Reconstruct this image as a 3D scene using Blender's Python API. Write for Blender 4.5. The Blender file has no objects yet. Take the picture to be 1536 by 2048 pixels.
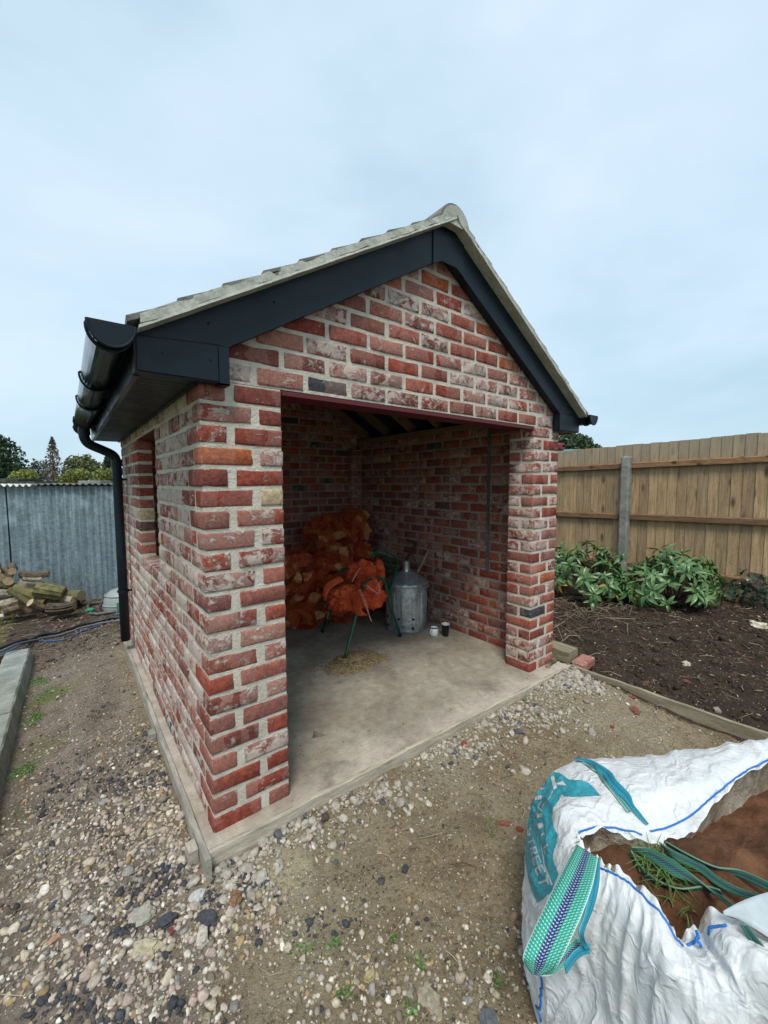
import bpy, math, random
import numpy as np
from mathutils import Vector, Matrix, noise as mnoise
random.seed(7); rng = np.random.default_rng(7)
R = math.radians
scene = bpy.context.scene
COL = scene.collection

# ------------------------------------------------------------------ camera, world, sun
CAM = np.array([-0.392, -1.587, 1.3815]); FOC = 813.6
cr = np.array([0.78770196, -0.61604658, -0.00349732]); cu = np.array([0.04781802, 0.05548026, 0.99731408]); cf = np.array([0.6141979, 0.78575349, -0.07316004])
cam = bpy.data.cameras.new('camera'); camo = bpy.data.objects.new('camera', cam); COL.objects.link(camo)
cam.sensor_fit = 'VERTICAL'; cam.sensor_height = 24.0; cam.lens = FOC / 2048 * 24.0; cam.clip_start = 0.02; cam.clip_end = 1500
M = Matrix(((cr[0], cu[0], -cf[0], CAM[0]), (cr[1], cu[1], -cf[1], CAM[1]), (cr[2], cu[2], -cf[2], CAM[2]), (0, 0, 0, 1)))
camo.matrix_world = M
scene.camera = camo
scene.render.resolution_x = 768; scene.render.resolution_y = 1024

SUN_EL, SUN_AZ = R(58), R(221)      # azimuth measured from +Y towards +X: light from behind-left of the camera
world = bpy.data.worlds.new('World'); scene.world = world; world.use_nodes = True
wt = world.node_tree; wt.nodes.clear()
def wn(t, **k):
    n = wt.nodes.new(t)
    for a, b in k.items(): setattr(n, a, b)
    return n
wo = wn('ShaderNodeOutputWorld'); sky = wn('ShaderNodeTexSky', sky_type='NISHITA', sun_disc=False)
sky.sun_elevation = SUN_EL; sky.sun_rotation = SUN_AZ
b1 = wn('ShaderNodeBackground'); b1.inputs[1].default_value = 0.08
b2 = wn('ShaderNodeBackground'); b2.inputs[1].default_value = 0.635
mx = wn('ShaderNodeMixShader'); mx.inputs[0].default_value = 0.88
tc = wn('ShaderNodeTexCoord'); mp = wn('ShaderNodeMapping'); mp.inputs['Scale'].default_value = (1, 1, 1.9); mp.inputs['Location'].default_value = (3.1, 1.7, 0.4)
nz = wn('ShaderNodeTexNoise'); nz.inputs['Scale'].default_value = 1.25; nz.inputs['Detail'].default_value = 5; nz.inputs['Roughness'].default_value = 0.50; nz.inputs['Distortion'].default_value = 0.35
rp = wn('ShaderNodeValToRGB'); rp.color_ramp.elements[0].position = 0.36; rp.color_ramp.elements[0].color = (0.425, 0.585, 0.69, 1)
rp.color_ramp.elements[1].position = 0.66; rp.color_ramp.elements[1].color = (0.64, 0.76, 0.88, 1)
e = rp.color_ramp.elements.new(0.5); e.color = (0.54, 0.685, 0.80, 1)
L = wt.links.new
L(tc.outputs['Generated'], mp.inputs[0]); L(mp.outputs[0], nz.inputs[0]); L(nz.outputs[0], rp.inputs[0]); L(rp.outputs[0], b2.inputs[0])
L(sky.outputs[0], b1.inputs[0]); L(b1.outputs[0], mx.inputs[1]); L(b2.outputs[0], mx.inputs[2]); L(mx.outputs[0], wo.inputs[0])
sl = bpy.data.lights.new('sun', 'SUN'); so = bpy.data.objects.new('sun', sl); COL.objects.link(so)
sl.energy = 1.5; sl.angle = R(18); sl.color = (1, 0.955, 0.885)
sd = Vector((math.sin(SUN_AZ) * math.cos(SUN_EL), math.cos(SUN_AZ) * math.cos(SUN_EL), math.sin(SUN_EL)))
so.rotation_euler = sd.to_track_quat('Z', 'Y').to_euler(); so.location = (0, 0, 8)
scene.view_settings.view_transform = 'Standard'; scene.view_settings.look = 'None'
scene.view_settings.exposure = 1.02; scene.view_settings.gamma = 1.0; scene.view_settings.use_curve_mapping = False

# ------------------------------------------------------------------ measuring helpers (photograph pixel -> point in the place)
def ray(px, py): return cf + cr * ((px - 768) / FOC) - cu * ((py - 1024) / FOC)
def onz(px, py, z):
    d = ray(px, py); k = (z - CAM[2]) / d[2]; return CAM + d * k
def ony(px, py, y):
    d = ray(px, py); k = (y - CAM[1]) / d[1]; return CAM + d * k
def onx(px, py, x):
    d = ray(px, py); k = (x - CAM[0]) / d[0]; return CAM + d * k
def atd(px, py, depth): return CAM + ray(px, py) * depth
def proj(P):
    P = np.atleast_2d(np.asarray(P, float)); d = P - CAM; k = d @ cf; k = np.where(k < 0.05, 0.05, k)
    return np.stack([768 + FOC * (d @ cr) / k, 1024 - FOC * (d @ cu) / k], 1)

# ------------------------------------------------------------------ numpy value noise
_G = np.random.default_rng(3).random((256, 256)).astype(np.float64)
def vn(x, y):
    xi = np.floor(x).astype(int); yi = np.floor(y).astype(int); fx = x - xi; fy = y - yi
    fx = fx * fx * (3 - 2 * fx); fy = fy * fy * (3 - 2 * fy)
    a = _G[xi % 256, yi % 256]; b = _G[(xi + 1) % 256, yi % 256]; c = _G[xi % 256, (yi + 1) % 256]; d = _G[(xi + 1) % 256, (yi + 1) % 256]
    return (a * (1 - fx) + b * fx) * (1 - fy) + (c * (1 - fx) + d * fx) * fy - 0.5
def fbm(x, y, o=4, g=0.5):
    s = 0; a = 1
    for i in range(o): s = s + a * vn(x * 2 ** i + 17.3 * i, y * 2 ** i + 9.1 * i); a *= g
    return s

# ------------------------------------------------------------------ mesh helpers
class MB:
    def __init__(s): s.v = []; s.f = []; s.n = 0; s.at = {}
    def add(s, V, F, **at):
        V = [tuple(map(float, p)) for p in V]; s.v += V; n = s.n
        s.f += [tuple(i + n for i in f) for f in F]
        for k, a in at.items():
            if not hasattr(a, '__len__') or (isinstance(a, tuple)): a = [a] * len(V)
            s.at.setdefault(k, []).extend(a)
        s.n += len(V); return s
    def box(s, a, b, **at):
        x0, y0, z0 = a; x1, y1, z1 = b
        V = [(x0, y0, z0), (x1, y0, z0), (x1, y1, z0), (x0, y1, z0), (x0, y0, z1), (x1, y0, z1), (x1, y1, z1), (x0, y1, z1)]
        return s.add(V, [(0, 3, 2, 1), (4, 5, 6, 7), (0, 1, 5, 4), (1, 2, 6, 5), (2, 3, 7, 6), (3, 0, 4, 7)], **at)
    def prism(s, poly, axis, a, b, **at):
        """poly in the two other axes, extruded along axis from a to b"""
        def P(p, q):
            if axis == 1: return (p[0], q, p[1])
            if axis == 0: return (q, p[0], p[1])
            return (p[0], p[1], q)
        n = len(poly); V = [P(p, a) for p in poly] + [P(p, b) for p in poly]
        F = [tuple(range(n)), tuple(range(2 * n - 1, n - 1, -1))] + [(i, (i + 1) % n, n + (i + 1) % n, n + i)[::-1] for i in range(n)]
        return s.add(V, F, **at)
    def tube(s, pts, r, seg=8, cap=True, **at):
        pts = [Vector(p) for p in pts]; n = len(pts); rr = r if hasattr(r, '__len__') else [r] * n
        V = []; up = Vector((0.13, 0.21, 0.97)); prev = None
        for i, p in enumerate(pts):
            t = (pts[min(i + 1, n - 1)] - pts[max(i - 1, 0)]).normalized()
            if prev is None:
                a = t.cross(up)
                if a.length < 1e-3: a = t.cross(Vector((1, 0, 0)))
                a.normalize()
            else:
                a = (prev - t * prev.dot(t)); a.normalize()
            prev = a; b = t.cross(a)
            for k in range(seg):
                th = 2 * math.pi * k / seg; V.append(p + a * (rr[i] * math.cos(th)) + b * (rr[i] * math.sin(th)))
        F = [(i * seg + k, i * seg + (k + 1) % seg, (i + 1) * seg + (k + 1) % seg, (i + 1) * seg + k) for i in range(n - 1) for k in range(seg)]
        if cap: F += [tuple(range(seg))[::-1], tuple((n - 1) * seg + k for k in range(seg))]
        return s.add(V, F, **at)
    def lathe(s, prof, c, seg=24, **at):
        V = []; n = len(prof)
        for r, z in prof:
            for k in range(seg):
                th = 2 * math.pi * k / seg; V.append((c[0] + r * math.cos(th), c[1] + r * math.sin(th), c[2] + z))
        F = [(i * seg + k, i * seg + (k + 1) % seg, (i + 1) * seg + (k + 1) % seg, (i + 1) * seg + k) for i in range(n - 1) for k in range(seg)]
        return s.add(V, F, **at)
    def build(s, name, mat, parent=None, smooth=False, origin=None, local=False, kind=None):
        o = np.array(origin if origin is not None else (0, 0, 0), float)
        V = np.array(s.v, float).reshape(-1, 3)
        if not local: V = V - o
        me = bpy.data.meshes.new(name); me.from_pydata(V.tolist(), [], s.f)
        for k, a in s.at.items():
            if len(a) != len(V): continue
            if isinstance(a[0], (tuple, list, np.ndarray)) and len(a[0]) == 3:
                t = me.attributes.new(k, 'FLOAT_VECTOR', 'POINT'); t.data.foreach_set('vector', np.array(a, float).ravel())
            elif isinstance(a[0], (tuple, list, np.ndarray)) and len(a[0]) == 2:
                t = me.attributes.new(k, 'FLOAT2', 'POINT'); t.data.foreach_set('vector', np.array(a, float).ravel())
            else:
                t = me.attributes.new(k, 'FLOAT', 'POINT'); t.data.foreach_set('value', np.array(a, float).ravel())
        if smooth: me.polygons.foreach_set('use_smooth', [True] * len(me.polygons))
        me.materials.append(mat) if not isinstance(mat, (list, tuple)) else [me.materials.append(m) for m in mat]
        ob = bpy.data.objects.new(name, me); COL.objects.link(ob)
        base = np.zeros(3)
        if parent is not None:
            ob.parent = parent; p = parent
            while p is not None: base += np.array(p.location); p = p.parent
        ob.location = tuple(o - base)
        if kind: ob['kind'] = kind
        return ob
def npmesh(name, V, F, mat, parent=None, smooth=False, attrs=None, kind=None):
    """fast mesh from numpy arrays: all faces the same size"""
    me = bpy.data.meshes.new(name); V = np.asarray(V, np.float32); F = np.asarray(F, np.int32); k = F.shape[1]
    me.vertices.add(len(V)); me.vertices.foreach_set('co', V.ravel()); me.loops.add(F.size); me.loops.foreach_set('vertex_index', F.ravel())
    me.polygons.add(len(F)); me.polygons.foreach_set('loop_start', np.arange(len(F), dtype=np.int32) * k); me.polygons.foreach_set('loop_total', np.full(len(F), k, np.int32))
    me.update(calc_edges=True)
    if smooth: me.polygons.foreach_set('use_smooth', np.ones(len(F), bool))
    for n, a in (attrs or {}).items():
        a = np.asarray(a, np.float32)
        if a.ndim == 2: t = me.attributes.new(n, 'FLOAT_VECTOR', 'POINT'); t.data.foreach_set('vector', a.ravel())
        else: t = me.attributes.new(n, 'FLOAT', 'POINT'); t.data.foreach_set('value', a)
    me.materials.append(mat); ob = bpy.data.objects.new(name, me); COL.objects.link(ob)
    if parent is not None:
        ob.parent = parent; base = np.zeros(3); p = parent
        while p is not None: base += np.array(p.location); p = p.parent
        ob.location = tuple(-base)
    if kind: ob['kind'] = kind
    return ob
def tag(o, label=None, cat=None, group=None, kind=None):
    if label: o['label'] = label
    if cat: o['category'] = cat
    if group: o['group'] = group
    if kind: o['kind'] = kind
    return o
def thing(name, loc, label, cat, group=None):
    o = bpy.data.objects.new(name, None); COL.objects.link(o); o.location = tuple(map(float, loc)); o.empty_display_size = 0.1
    return tag(o, label, cat, group)
def catmull(P, n=8, closed=False):
    P = [np.array(p, float) for p in P]; out = []; m = len(P)
    for i in range(m if closed else m - 1):
        if closed: a, b, c, d = P[(i - 1) % m], P[i], P[(i + 1) % m], P[(i + 2) % m]
        else: a, b, c, d = P[max(i - 1, 0)], P[i], P[i + 1], P[min(i + 2, m - 1)]
        for k in range(n):
            t = k / n; out.append(0.5 * ((2 * b) + (-a + c) * t + (2 * a - 5 * b + 4 * c - d) * t * t + (-a + 3 * b - 3 * c + d) * t ** 3))
    if not closed: out.append(P[-1])
    return out

# ------------------------------------------------------------------ materials
class NT:
    def __init__(s, name, rough=0.8, spec=0.3):
        s.m = bpy.data.materials.new(name); s.m.use_nodes = True; s.t = s.m.node_tree; s.b = s.t.nodes['Principled BSDF']
        s.b.inputs['Roughness'].default_value = rough; s.b.inputs['Specular IOR Level'].default_value = spec; s.out = s.t.nodes['Material Output']
    def n(s, t, ins=None, **k):
        n = s.t.nodes.new(t)
        for a, b in k.items(): setattr(n, a, b)
        for a, b in (ins or {}).items(): s.put(n.inputs[a], b)
        return n
    def put(s, inp, v):
        if hasattr(v, 'default_value') or isinstance(v, bpy.types.NodeSocket): s.t.links.new(v, inp)
        else: inp.default_value = (*v, 1) if isinstance(v, tuple) and len(v) == 3 and inp.type == 'RGBA' else v
    def pos(s): return s.n('ShaderNodeNewGeometry').outputs['Position']
    def attr(s, name, o='Fac'): return s.n('ShaderNodeAttribute', attribute_name=name).outputs[o]
    def map(s, v, scale=(1, 1, 1), loc=(0, 0, 0), rot=(0, 0, 0)):
        return s.n('ShaderNodeMapping', {'Vector': v, 'Scale': scale, 'Location': loc, 'Rotation': rot}).outputs[0]
    def noise(s, v, scale=5, detail=4, rough=0.55, dist=0.0, o=0):
        return s.n('ShaderNodeTexNoise', {'Vector': v, 'Scale': scale, 'Detail': detail, 'Roughness': rough, 'Distortion': dist}).outputs[o]
    def vor(s, v, scale=5, o='Distance', **k): return s.n('ShaderNodeTexVoronoi', {'Vector': v, 'Scale': scale}, **k).outputs[o]
    def ramp(s, fac, stops, interp='LINEAR'):
        n = s.n('ShaderNodeValToRGB', {'Fac': fac}); c = n.color_ramp; c.interpolation = interp
        while len(c.elements) < len(stops): c.elements.new(0.5)
        for e_, (p, col) in zip(c.elements, stops):
            e_.position = p; e_.color = (*col, 1) if isinstance(col, tuple) else (col, col, col, 1)
        return n.outputs[0]
    def math(s, op, a, b=0.0, c=0.0, clamp=False):
        n = s.n('ShaderNodeMath', operation=op, use_clamp=clamp); s.put(n.inputs[0], a); s.put(n.inputs[1], b); s.put(n.inputs[2], c); return n.outputs[0]
    def mix(s, f, a, b, mode='MIX'):
        n = s.n('ShaderNodeMix', data_type='RGBA', blend_type=mode, clamp_factor=True)
        s.put(n.inputs[0], f); s.put(n.inputs[6], a); s.put(n.inputs[7], b); return n.outputs[2]
    def sep(s, v): n = s.n('ShaderNodeSeparateXYZ', {0: v}); return n.outputs
    def bump(s, h, strength=0.4, dist=0.01, normal=None):
        d = {'Height': h, 'Strength': strength, 'Distance': dist}
        n = s.n('ShaderNodeBump', d)
        if normal is not None: s.put(n.inputs['Normal'], normal)
        s.t.links.new(n.outputs[0], s.b.inputs['Normal']); return n.outputs[0]
    def col(s, c): s.put(s.b.inputs['Base Color'], c); return s
    def rough(s, c): s.put(s.b.inputs['Roughness'], c); return s
    def metal(s, v): s.b.inputs['Metallic'].default_value = v; return s

def plain(name, c, rough=0.6, metal=0.0, spec=0.3, var=0.15, scale=20, bump=0.0):
    t = NT(name, rough, spec); p = t.pos(); n = t.noise(p, scale, 5, 0.6)
    t.col(t.mix(t.ramp(n, [(0.3, 0.0), (0.7, 1.0)]), tuple(x * (1 - var) for x in c), tuple(min(1, x * (1 + var)) for x in c))); t.metal(metal)
    if bump: t.bump(n, bump, 0.004)
    return t.m

def m_brick():
    t = NT('old_brick', 0.88, 0.2); bl = t.attr('bl', 'Vector'); tone = t.attr('tone'); lime = t.attr('lime'); edge = t.attr('edge')
    base = t.ramp(tone, [(0.0, (0.29, 0.072, 0.050)), (0.18, (0.36, 0.095, 0.062)), (0.34, (0.32, 0.108, 0.082)), (0.50, (0.40, 0.155, 0.118)), (0.64, (0.24, 0.078, 0.062)), (0.84, (0.42, 0.125, 0.050)),
                         (0.88, (0.27, 0.11, 0.10)), (0.935, (0.14, 0.075, 0.07)), (0.95, (0.07, 0.075, 0.09)), (0.985, (0.55, 0.47, 0.30))], 'CONSTANT')
    n1 = t.noise(bl, 48, 8, 0.74); base = t.mix(0.75, base, t.mix(t.ramp(n1, [(0.3, 0.0), (0.7, 1.0)]), (0.22, 0.24, 0.26), (1.5, 1.36, 1.28)), 'MULTIPLY')
    # bands across the brick (kiss marks)
    sx = t.sep(bl); cv = t.n('ShaderNodeCombineXYZ', {0: t.math('MULTIPLY', sx[0], 15.0), 1: t.math('MULTIPLY', sx[1], 6.0), 2: t.math('MULTIPLY', sx[2], 1.2)}).outputs[0]
    wob = t.noise(bl, 18, 3, 0.5, 0, 1); cv2 = t.n('ShaderNodeVectorMath', {0: cv, 1: wob}, operation='ADD').outputs[0]
    band = t.vor(cv2, 1.0, 'Color'); bandv = t.sep(band)[0]
    f_band = t.math('MULTIPLY', t.ramp(bandv, [(0.42, 0.0), (0.50, 1.0)]), t.math('MULTIPLY', lime, 0.75))
    c = t.mix(f_band, base, (0.50, 0.315, 0.27))
    c = t.mix(0.7, c, t.mix(t.ramp(t.noise(bl, 75, 8, 0.78), [(0.32, 0.0), (0.68, 1.0)]), (0.45, 0.42, 0.40), (1.45, 1.40, 1.34)), 'MULTIPLY')
    # lime wash and mortar smears
    n2 = t.noise(t.map(bl, (1, 1, 1.3)), 19, 10, 0.74, 0.55); thr = t.math('SUBTRACT', 0.665, t.math('MULTIPLY', lime, 0.25))
    f = t.math('MULTIPLY', t.math('SUBTRACT', n2, thr), 16.0, clamp=True)
    c = t.mix(t.math('MULTIPLY', f, 0.80), c, t.mix(t.noise(bl, 60, 3, 0.5), (0.38, 0.29, 0.25), (0.76, 0.69, 0.60)))
    n3 = t.noise(bl, 90, 4, 0.7); f3 = t.math('MULTIPLY', t.math('SUBTRACT', n3, t.math('SUBTRACT', 0.73, t.math('MULTIPLY', lime, 0.16))), 9.0, clamp=True)
    c = t.mix(t.math('MULTIPLY', f3, 0.6), c, (0.60, 0.50, 0.44))
    dk = t.math('MULTIPLY', t.math('SUBTRACT', t.noise(bl, 24, 6, 0.7, 0.3), 0.64), 8.0, clamp=True); c = t.mix(t.math('MULTIPLY', dk, 0.5), c, (0.10, 0.06, 0.055))
    fe = t.math('MULTIPLY', t.math('SUBTRACT', t.math('ADD', t.math('MULTIPLY', edge, 0.40), t.math('MULTIPLY', t.noise(bl, 40, 7, 0.75), 1.7)), 1.30), 7.0, clamp=True)
    c = t.mix(fe, c, (0.56, 0.51, 0.45))
    t.col(c); t.bump(t.math('ADD', t.math('MULTIPLY', t.noise(bl, 110, 8, 0.78), 1.6), t.math('MULTIPLY', f, 0.7)), 0.9, 0.005)
    return t.m
def m_mortar(nm='lime_mortar', k=1.0):
    t = NT(nm, 0.92, 0.15); p = t.pos(); n = t.noise(p, 9, 6, 0.6); n2 = t.noise(p, 120, 5, 0.7)
    c = t.ramp(n, [(0.3, (0.47, 0.42, 0.34)), (0.48, (0.62, 0.57, 0.475)), (0.7, (0.73, 0.68, 0.58))])
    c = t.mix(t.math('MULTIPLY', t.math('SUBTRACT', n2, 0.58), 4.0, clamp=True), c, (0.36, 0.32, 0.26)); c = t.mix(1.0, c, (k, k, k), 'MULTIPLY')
    t.col(c); t.bump(t.math('ADD', t.noise(p, 45, 6, 0.65), n2), 1.0, 0.009); return t.m
BRICK, MORTAR = m_brick(), m_mortar(); MORT_IN = m_mortar('mortar_interior_shade', 0.52)  # back and right walls: same mortar, interior shade put into a darker colour
def m_concrete(name, a, b, moss=0.0, scale=3.0):
    t = NT(name, 0.9, 0.2); p = t.pos(); n = t.noise(p, scale, 7, 0.62, 0.4); n2 = t.noise(p, 60, 6, 0.7); n3 = t.noise(p, 1.7, 4, 0.6)
    c = t.mix(t.ramp(n, [(0.36, 0.0), (0.66, 1.0)]), a, b)
    c = t.mix(t.ramp(n2, [(0.35, 0.45), (0.55, 0.0)]), c, tuple(x * 0.5 for x in a))
    v = t.vor(p, 55.0); c = t.mix(t.ramp(v, [(0.05, 0.5), (0.13, 0.0)]), c, tuple(min(1, x * 1.7) for x in b))
    if moss: c = t.mix(t.math('MULTIPLY', t.math('SUBTRACT', n3, 0.47), 6.0 * moss, clamp=True), c, (0.13, 0.15, 0.06))
    t.col(c); t.bump(t.math('ADD', n2, t.math('MULTIPLY', n, 2.0)), 0.5, 0.006); return t.m
def m_slab():
    t = NT('slab_concrete', 0.87, 0.22); p = t.pos(); s = t.sep(p)
    n = t.noise(p, 2.2, 7, 0.62, 0.5); n2 = t.noise(p, 70, 6, 0.7); br = t.noise(t.map(p, (9, 70, 1), rot=(0, 0, R(-14))), 1.5, 6, 0.7)
    c = t.mix(t.ramp(n, [(0.34, 0.0), (0.66, 1.0)]), (0.24, 0.205, 0.16), (0.43, 0.395, 0.325))
    c = t.mix(t.ramp(br, [(0.35, 0.28), (0.6, 0.0)]), c, (0.15, 0.13, 0.105))
    edge = t.math('MULTIPLY', t.math('SUBTRACT', t.math('ADD', t.math('MULTIPLY', s[1], -1.0), t.math('MULTIPLY', n, 0.5)), 0.15), 4.0, clamp=True)
    ed2 = t.math('MULTIPLY', t.math('SUBTRACT', t.math('ADD', t.math('MULTIPLY', s[0], -1.0), t.math('MULTIPLY', n, 0.3)), 0.08), 5.0, clamp=True)
    c = t.mix(t.math('MAXIMUM', edge, ed2), c, t.mix(n2, (0.36, 0.31, 0.26), (0.60, 0.52, 0.45)))
    pit = t.vor(p, 38.0); pc = t.sep(t.vor(p, 38.0, 'Color'))[0]; c = t.mix(t.math('MULTIPLY', t.math('GREATER_THAN', pc, 0.80), t.ramp(pit, [(0.12, 0.55), (0.25, 0.0)])), c, (0.14, 0.12, 0.09)); c = t.mix(0.55, c, t.mix(t.ramp(t.noise(p, 16, 8, 0.75), [(0.3, 0.0), (0.7, 1.0)]), (0.5, 0.48, 0.45), (1.35, 1.33, 1.28)), 'MULTIPLY')
    st = t.math('MULTIPLY', t.math('SUBTRACT', t.noise(p, 3.1, 7, 0.7, 0.8), 0.56), 7.0, clamp=True); c = t.mix(t.math('MULTIPLY', st, 0.55), c, (0.11, 0.09, 0.07))
    t.col(c); t.bump(t.math('ADD', n2, t.math('MULTIPLY', br, 1.5)), 0.45, 0.005); return t.m
def m_ground():
    t = NT('earth_and_grit', 0.95, 0.15); p = t.pos(); s = t.sep(p)
    big = t.noise(p, 1.3, 6, 0.6, 0.3); mid = t.noise(p, 9, 7, 0.65); fine = t.noise(p, 70, 6, 0.72); grit = t.noise(p, 230, 3, 0.6)
    dirt = t.mix(t.ramp(mid, [(0.3, 0.0), (0.7, 1.0)]), (0.185, 0.135, 0.078), (0.37, 0.29, 0.18))
    dirt = t.mix(t.ramp(big, [(0.45, 0.0), (0.68, 1.0)]), dirt, (0.36, 0.31, 0.21))
    path = t.mix(t.ramp(mid, [(0.3, 0.0), (0.7, 1.0)]), (0.16, 0.125, 0.095), (0.33, 0.275, 0.22))
    soil = t.mix(t.ramp(mid, [(0.3, 0.0), (0.75, 1.0)]), (0.026, 0.017, 0.012), (0.088, 0.060, 0.043))
    wob = t.math('MULTIPLY', t.math('SUBTRACT', mid, 0.5), 0.25)
    fs = t.math('MULTIPLY', t.math('SUBTRACT', t.math('ADD', s[0], wob), 2.47), 30.0, clamp=True)
    fp = t.math('MULTIPLY', t.math('SUBTRACT', t.math('ADD', wob, t.math('MULTIPLY', s[0], -1.0)), 0.02), 6.0, clamp=True)
    fy = t.math('MULTIPLY', t.math('SUBTRACT', t.math('ADD', s[1], t.math('MULTIPLY', mid, 1.2)), 3.0), 1.2, clamp=True)
    c = t.mix(fp, dirt, path); c = t.mix(fy, c, t.mix(mid, (0.04, 0.03, 0.024), (0.14, 0.105, 0.08))); c = t.mix(fs, c, soil)
    # pale clay patch, moss along the kerb
    def blob(x, y, r):
        d = t.n('ShaderNodeVectorMath', {0: t.math('ADD', 0, 0), 1: (0, 0, 0)}, operation='DISTANCE')
        t.put(d.inputs[0], t.n('ShaderNodeCombineXYZ', {0: s[0], 1: s[1], 2: 0.0}).outputs[0]); d.inputs[1].default_value = (x, y, 0)
        return t.math('MULTIPLY', t.math('SUBTRACT', t.math('ADD', r, t.math('MULTIPLY', t.math('SUBTRACT', mid, 0.5), 0.7)), d.outputs['Value']), 7.0, clamp=True)
    c = t.mix(t.math('MULTIPLY', blob(0.20, -0.245, 0.12), 0.95), c, (0.48, 0.42, 0.27))
    c = t.mix(t.math('MULTIPLY', blob(-0.56, 2.0, 0.16), 0.85), c, t.mix(fine, (0.05, 0.08, 0.012), (0.22, 0.28, 0.04)))
    c = t.mix(t.math('MULTIPLY', blob(-0.58, 1.35, 0.14), 0.7), c, t.mix(fine, (0.05, 0.08, 0.012), (0.20, 0.25, 0.04)))
    c = t.mix(t.math('MULTIPLY', blob(-0.62, 0.80, 0.12), 0.6), c, t.mix(fine, (0.04, 0.055, 0.015), (0.12, 0.14, 0.04)))
    fl = t.math('MULTIPLY', t.math('SUBTRACT', t.math('MULTIPLY', s[0], -1.0), 0.86), 14.0, clamp=True)
    c = t.mix(fl, c, t.mix(t.ramp(mid, [(0.4, 0.0), (0.6, 1.0)]), (0.16, 0.13, 0.05), (0.12, 0.16, 0.035)))
    c = t.mix(t.ramp(fine, [(0.36, 0.6), (0.5, 0.0)]), c, tuple(x for x in (0.04, 0.028, 0.018)))
    c = t.mix(t.ramp(fine, [(0.60, 0.0), (0.72, 0.55)]), c, (0.36, 0.31, 0.24))
    v = t.vor(p, 75.0); vc = t.vor(p, 75.0, 'Color'); sel = t.math('GREATER_THAN', t.sep(vc)[0], 0.86)
    c = t.mix(t.math('MULTIPLY', sel, t.ramp(v, [(0.18, 1.0), (0.30, 0.0)])), c, (0.44, 0.40, 0.33))
    t.col(c); t.bump(t.math('ADD', t.math('MULTIPLY', mid, 1.5), t.math('ADD', fine, t.math('MULTIPLY', grit, 0.4))), 1.0, 0.016); return t.m
def m_pebble():
    t = NT('mixed_stone', 0.85, 0.25); c0 = t.attr('tint', 'Color'); p = t.pos(); n = t.noise(p, 90, 5, 0.65)
    t.col(t.mix(0.8, c0, t.mix(t.ramp(n, [(0.3, 0.0), (0.7, 1.0)]), (0.55, 0.54, 0.52), (1.3, 1.28, 1.22)), 'MULTIPLY')); t.bump(n, 0.5, 0.003); return t.m
def m_black_pvc(name='black_plastic', c=(0.003, 0.008, 0.013), rough=0.38):
    t = NT(name, rough, 0.30); p = t.pos(); n = t.noise(p, 6, 6, 0.6); n2 = t.noise(p, 30, 6, 0.75, 0.6)
    d = t.math('MULTIPLY', t.math('SUBTRACT', n2, 0.66), 5.0, clamp=True)
    t.col(t.mix(t.math('MULTIPLY', d, 0.35), t.mix(n, c, tuple(x * 1.6 for x in c)), (0.13, 0.15, 0.16)))
    t.rough(t.ramp(n, [(0.3, rough * 0.9), (0.7, rough * 1.4)])); t.bump(n2, 0.05, 0.002); return t.m
def m_wood(name, a, b, grain=(1, 1, 12), knots=True, scale=6, mod=0.6, weather=None, rough=0.85):
    """grain: scale per axis (low along the fibre)"""
    t = NT(name, rough, 0.2); p = t.pos(); rnd = t.n('ShaderNodeObjectInfo').outputs['Random']
    off = t.n('ShaderNodeCombineXYZ', {0: t.math('MULTIPLY', rnd, 31.0), 1: t.math('MULTIPLY', rnd, 17.0), 2: t.math('MULTIPLY', rnd, 53.0)}).outputs[0]
    q = t.n('ShaderNodeVectorMath', {0: p, 1: off}, operation='ADD').outputs[0]
    g = t.noise(t.map(q, grain), scale, 5, 0.62, 0.5); g2 = t.noise(t.map(q, tuple(x * 6 for x in grain)), scale, 4, 0.6)
    c = t.mix(t.ramp(g, [(0.32, 0.0), (0.68, 1.0)]), a, b)
    c = t.mix(t.ramp(g2, [(0.30, 0.45), (0.55, 0.0)]), c, tuple(x * 0.5 for x in a))
    c = t.mix(0.9, c, t.ramp(rnd, [(0.0, (0.72, 0.72, 0.74)), (0.5, (1.0, 0.98, 0.94)), (1.0, (1.22, 1.16, 1.06))]), 'MULTIPLY')
    if knots:
        kq = t.map(q, tuple(min(1.0, x) * 1.0 for x in (grain[0] * 0.6, grain[1] * 0.6, 0.35 if grain[2] < grain[0] else grain[2]))); v = t.vor(kq, 9.0); vc = t.sep(t.vor(kq, 9.0, 'Color'))[0]
        c = t.mix(t.math('MULTIPLY', t.math('GREATER_THAN', vc, 0.45), t.ramp(v, [(0.09, 0.9), (0.26, 0.0)])), c, tuple(x * 0.28 for x in a))
    if weather:
        z0, z1, wc = weather; s = t.sep(p)[2]
        c = t.mix(t.math('MULTIPLY', t.math('DIVIDE', t.math('SUBTRACT', s, z0), z1 - z0, clamp=True), mod), c, wc)
    t.col(c); t.bump(t.math('ADD', g, g2), 0.45, 0.004); return t.m
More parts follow.
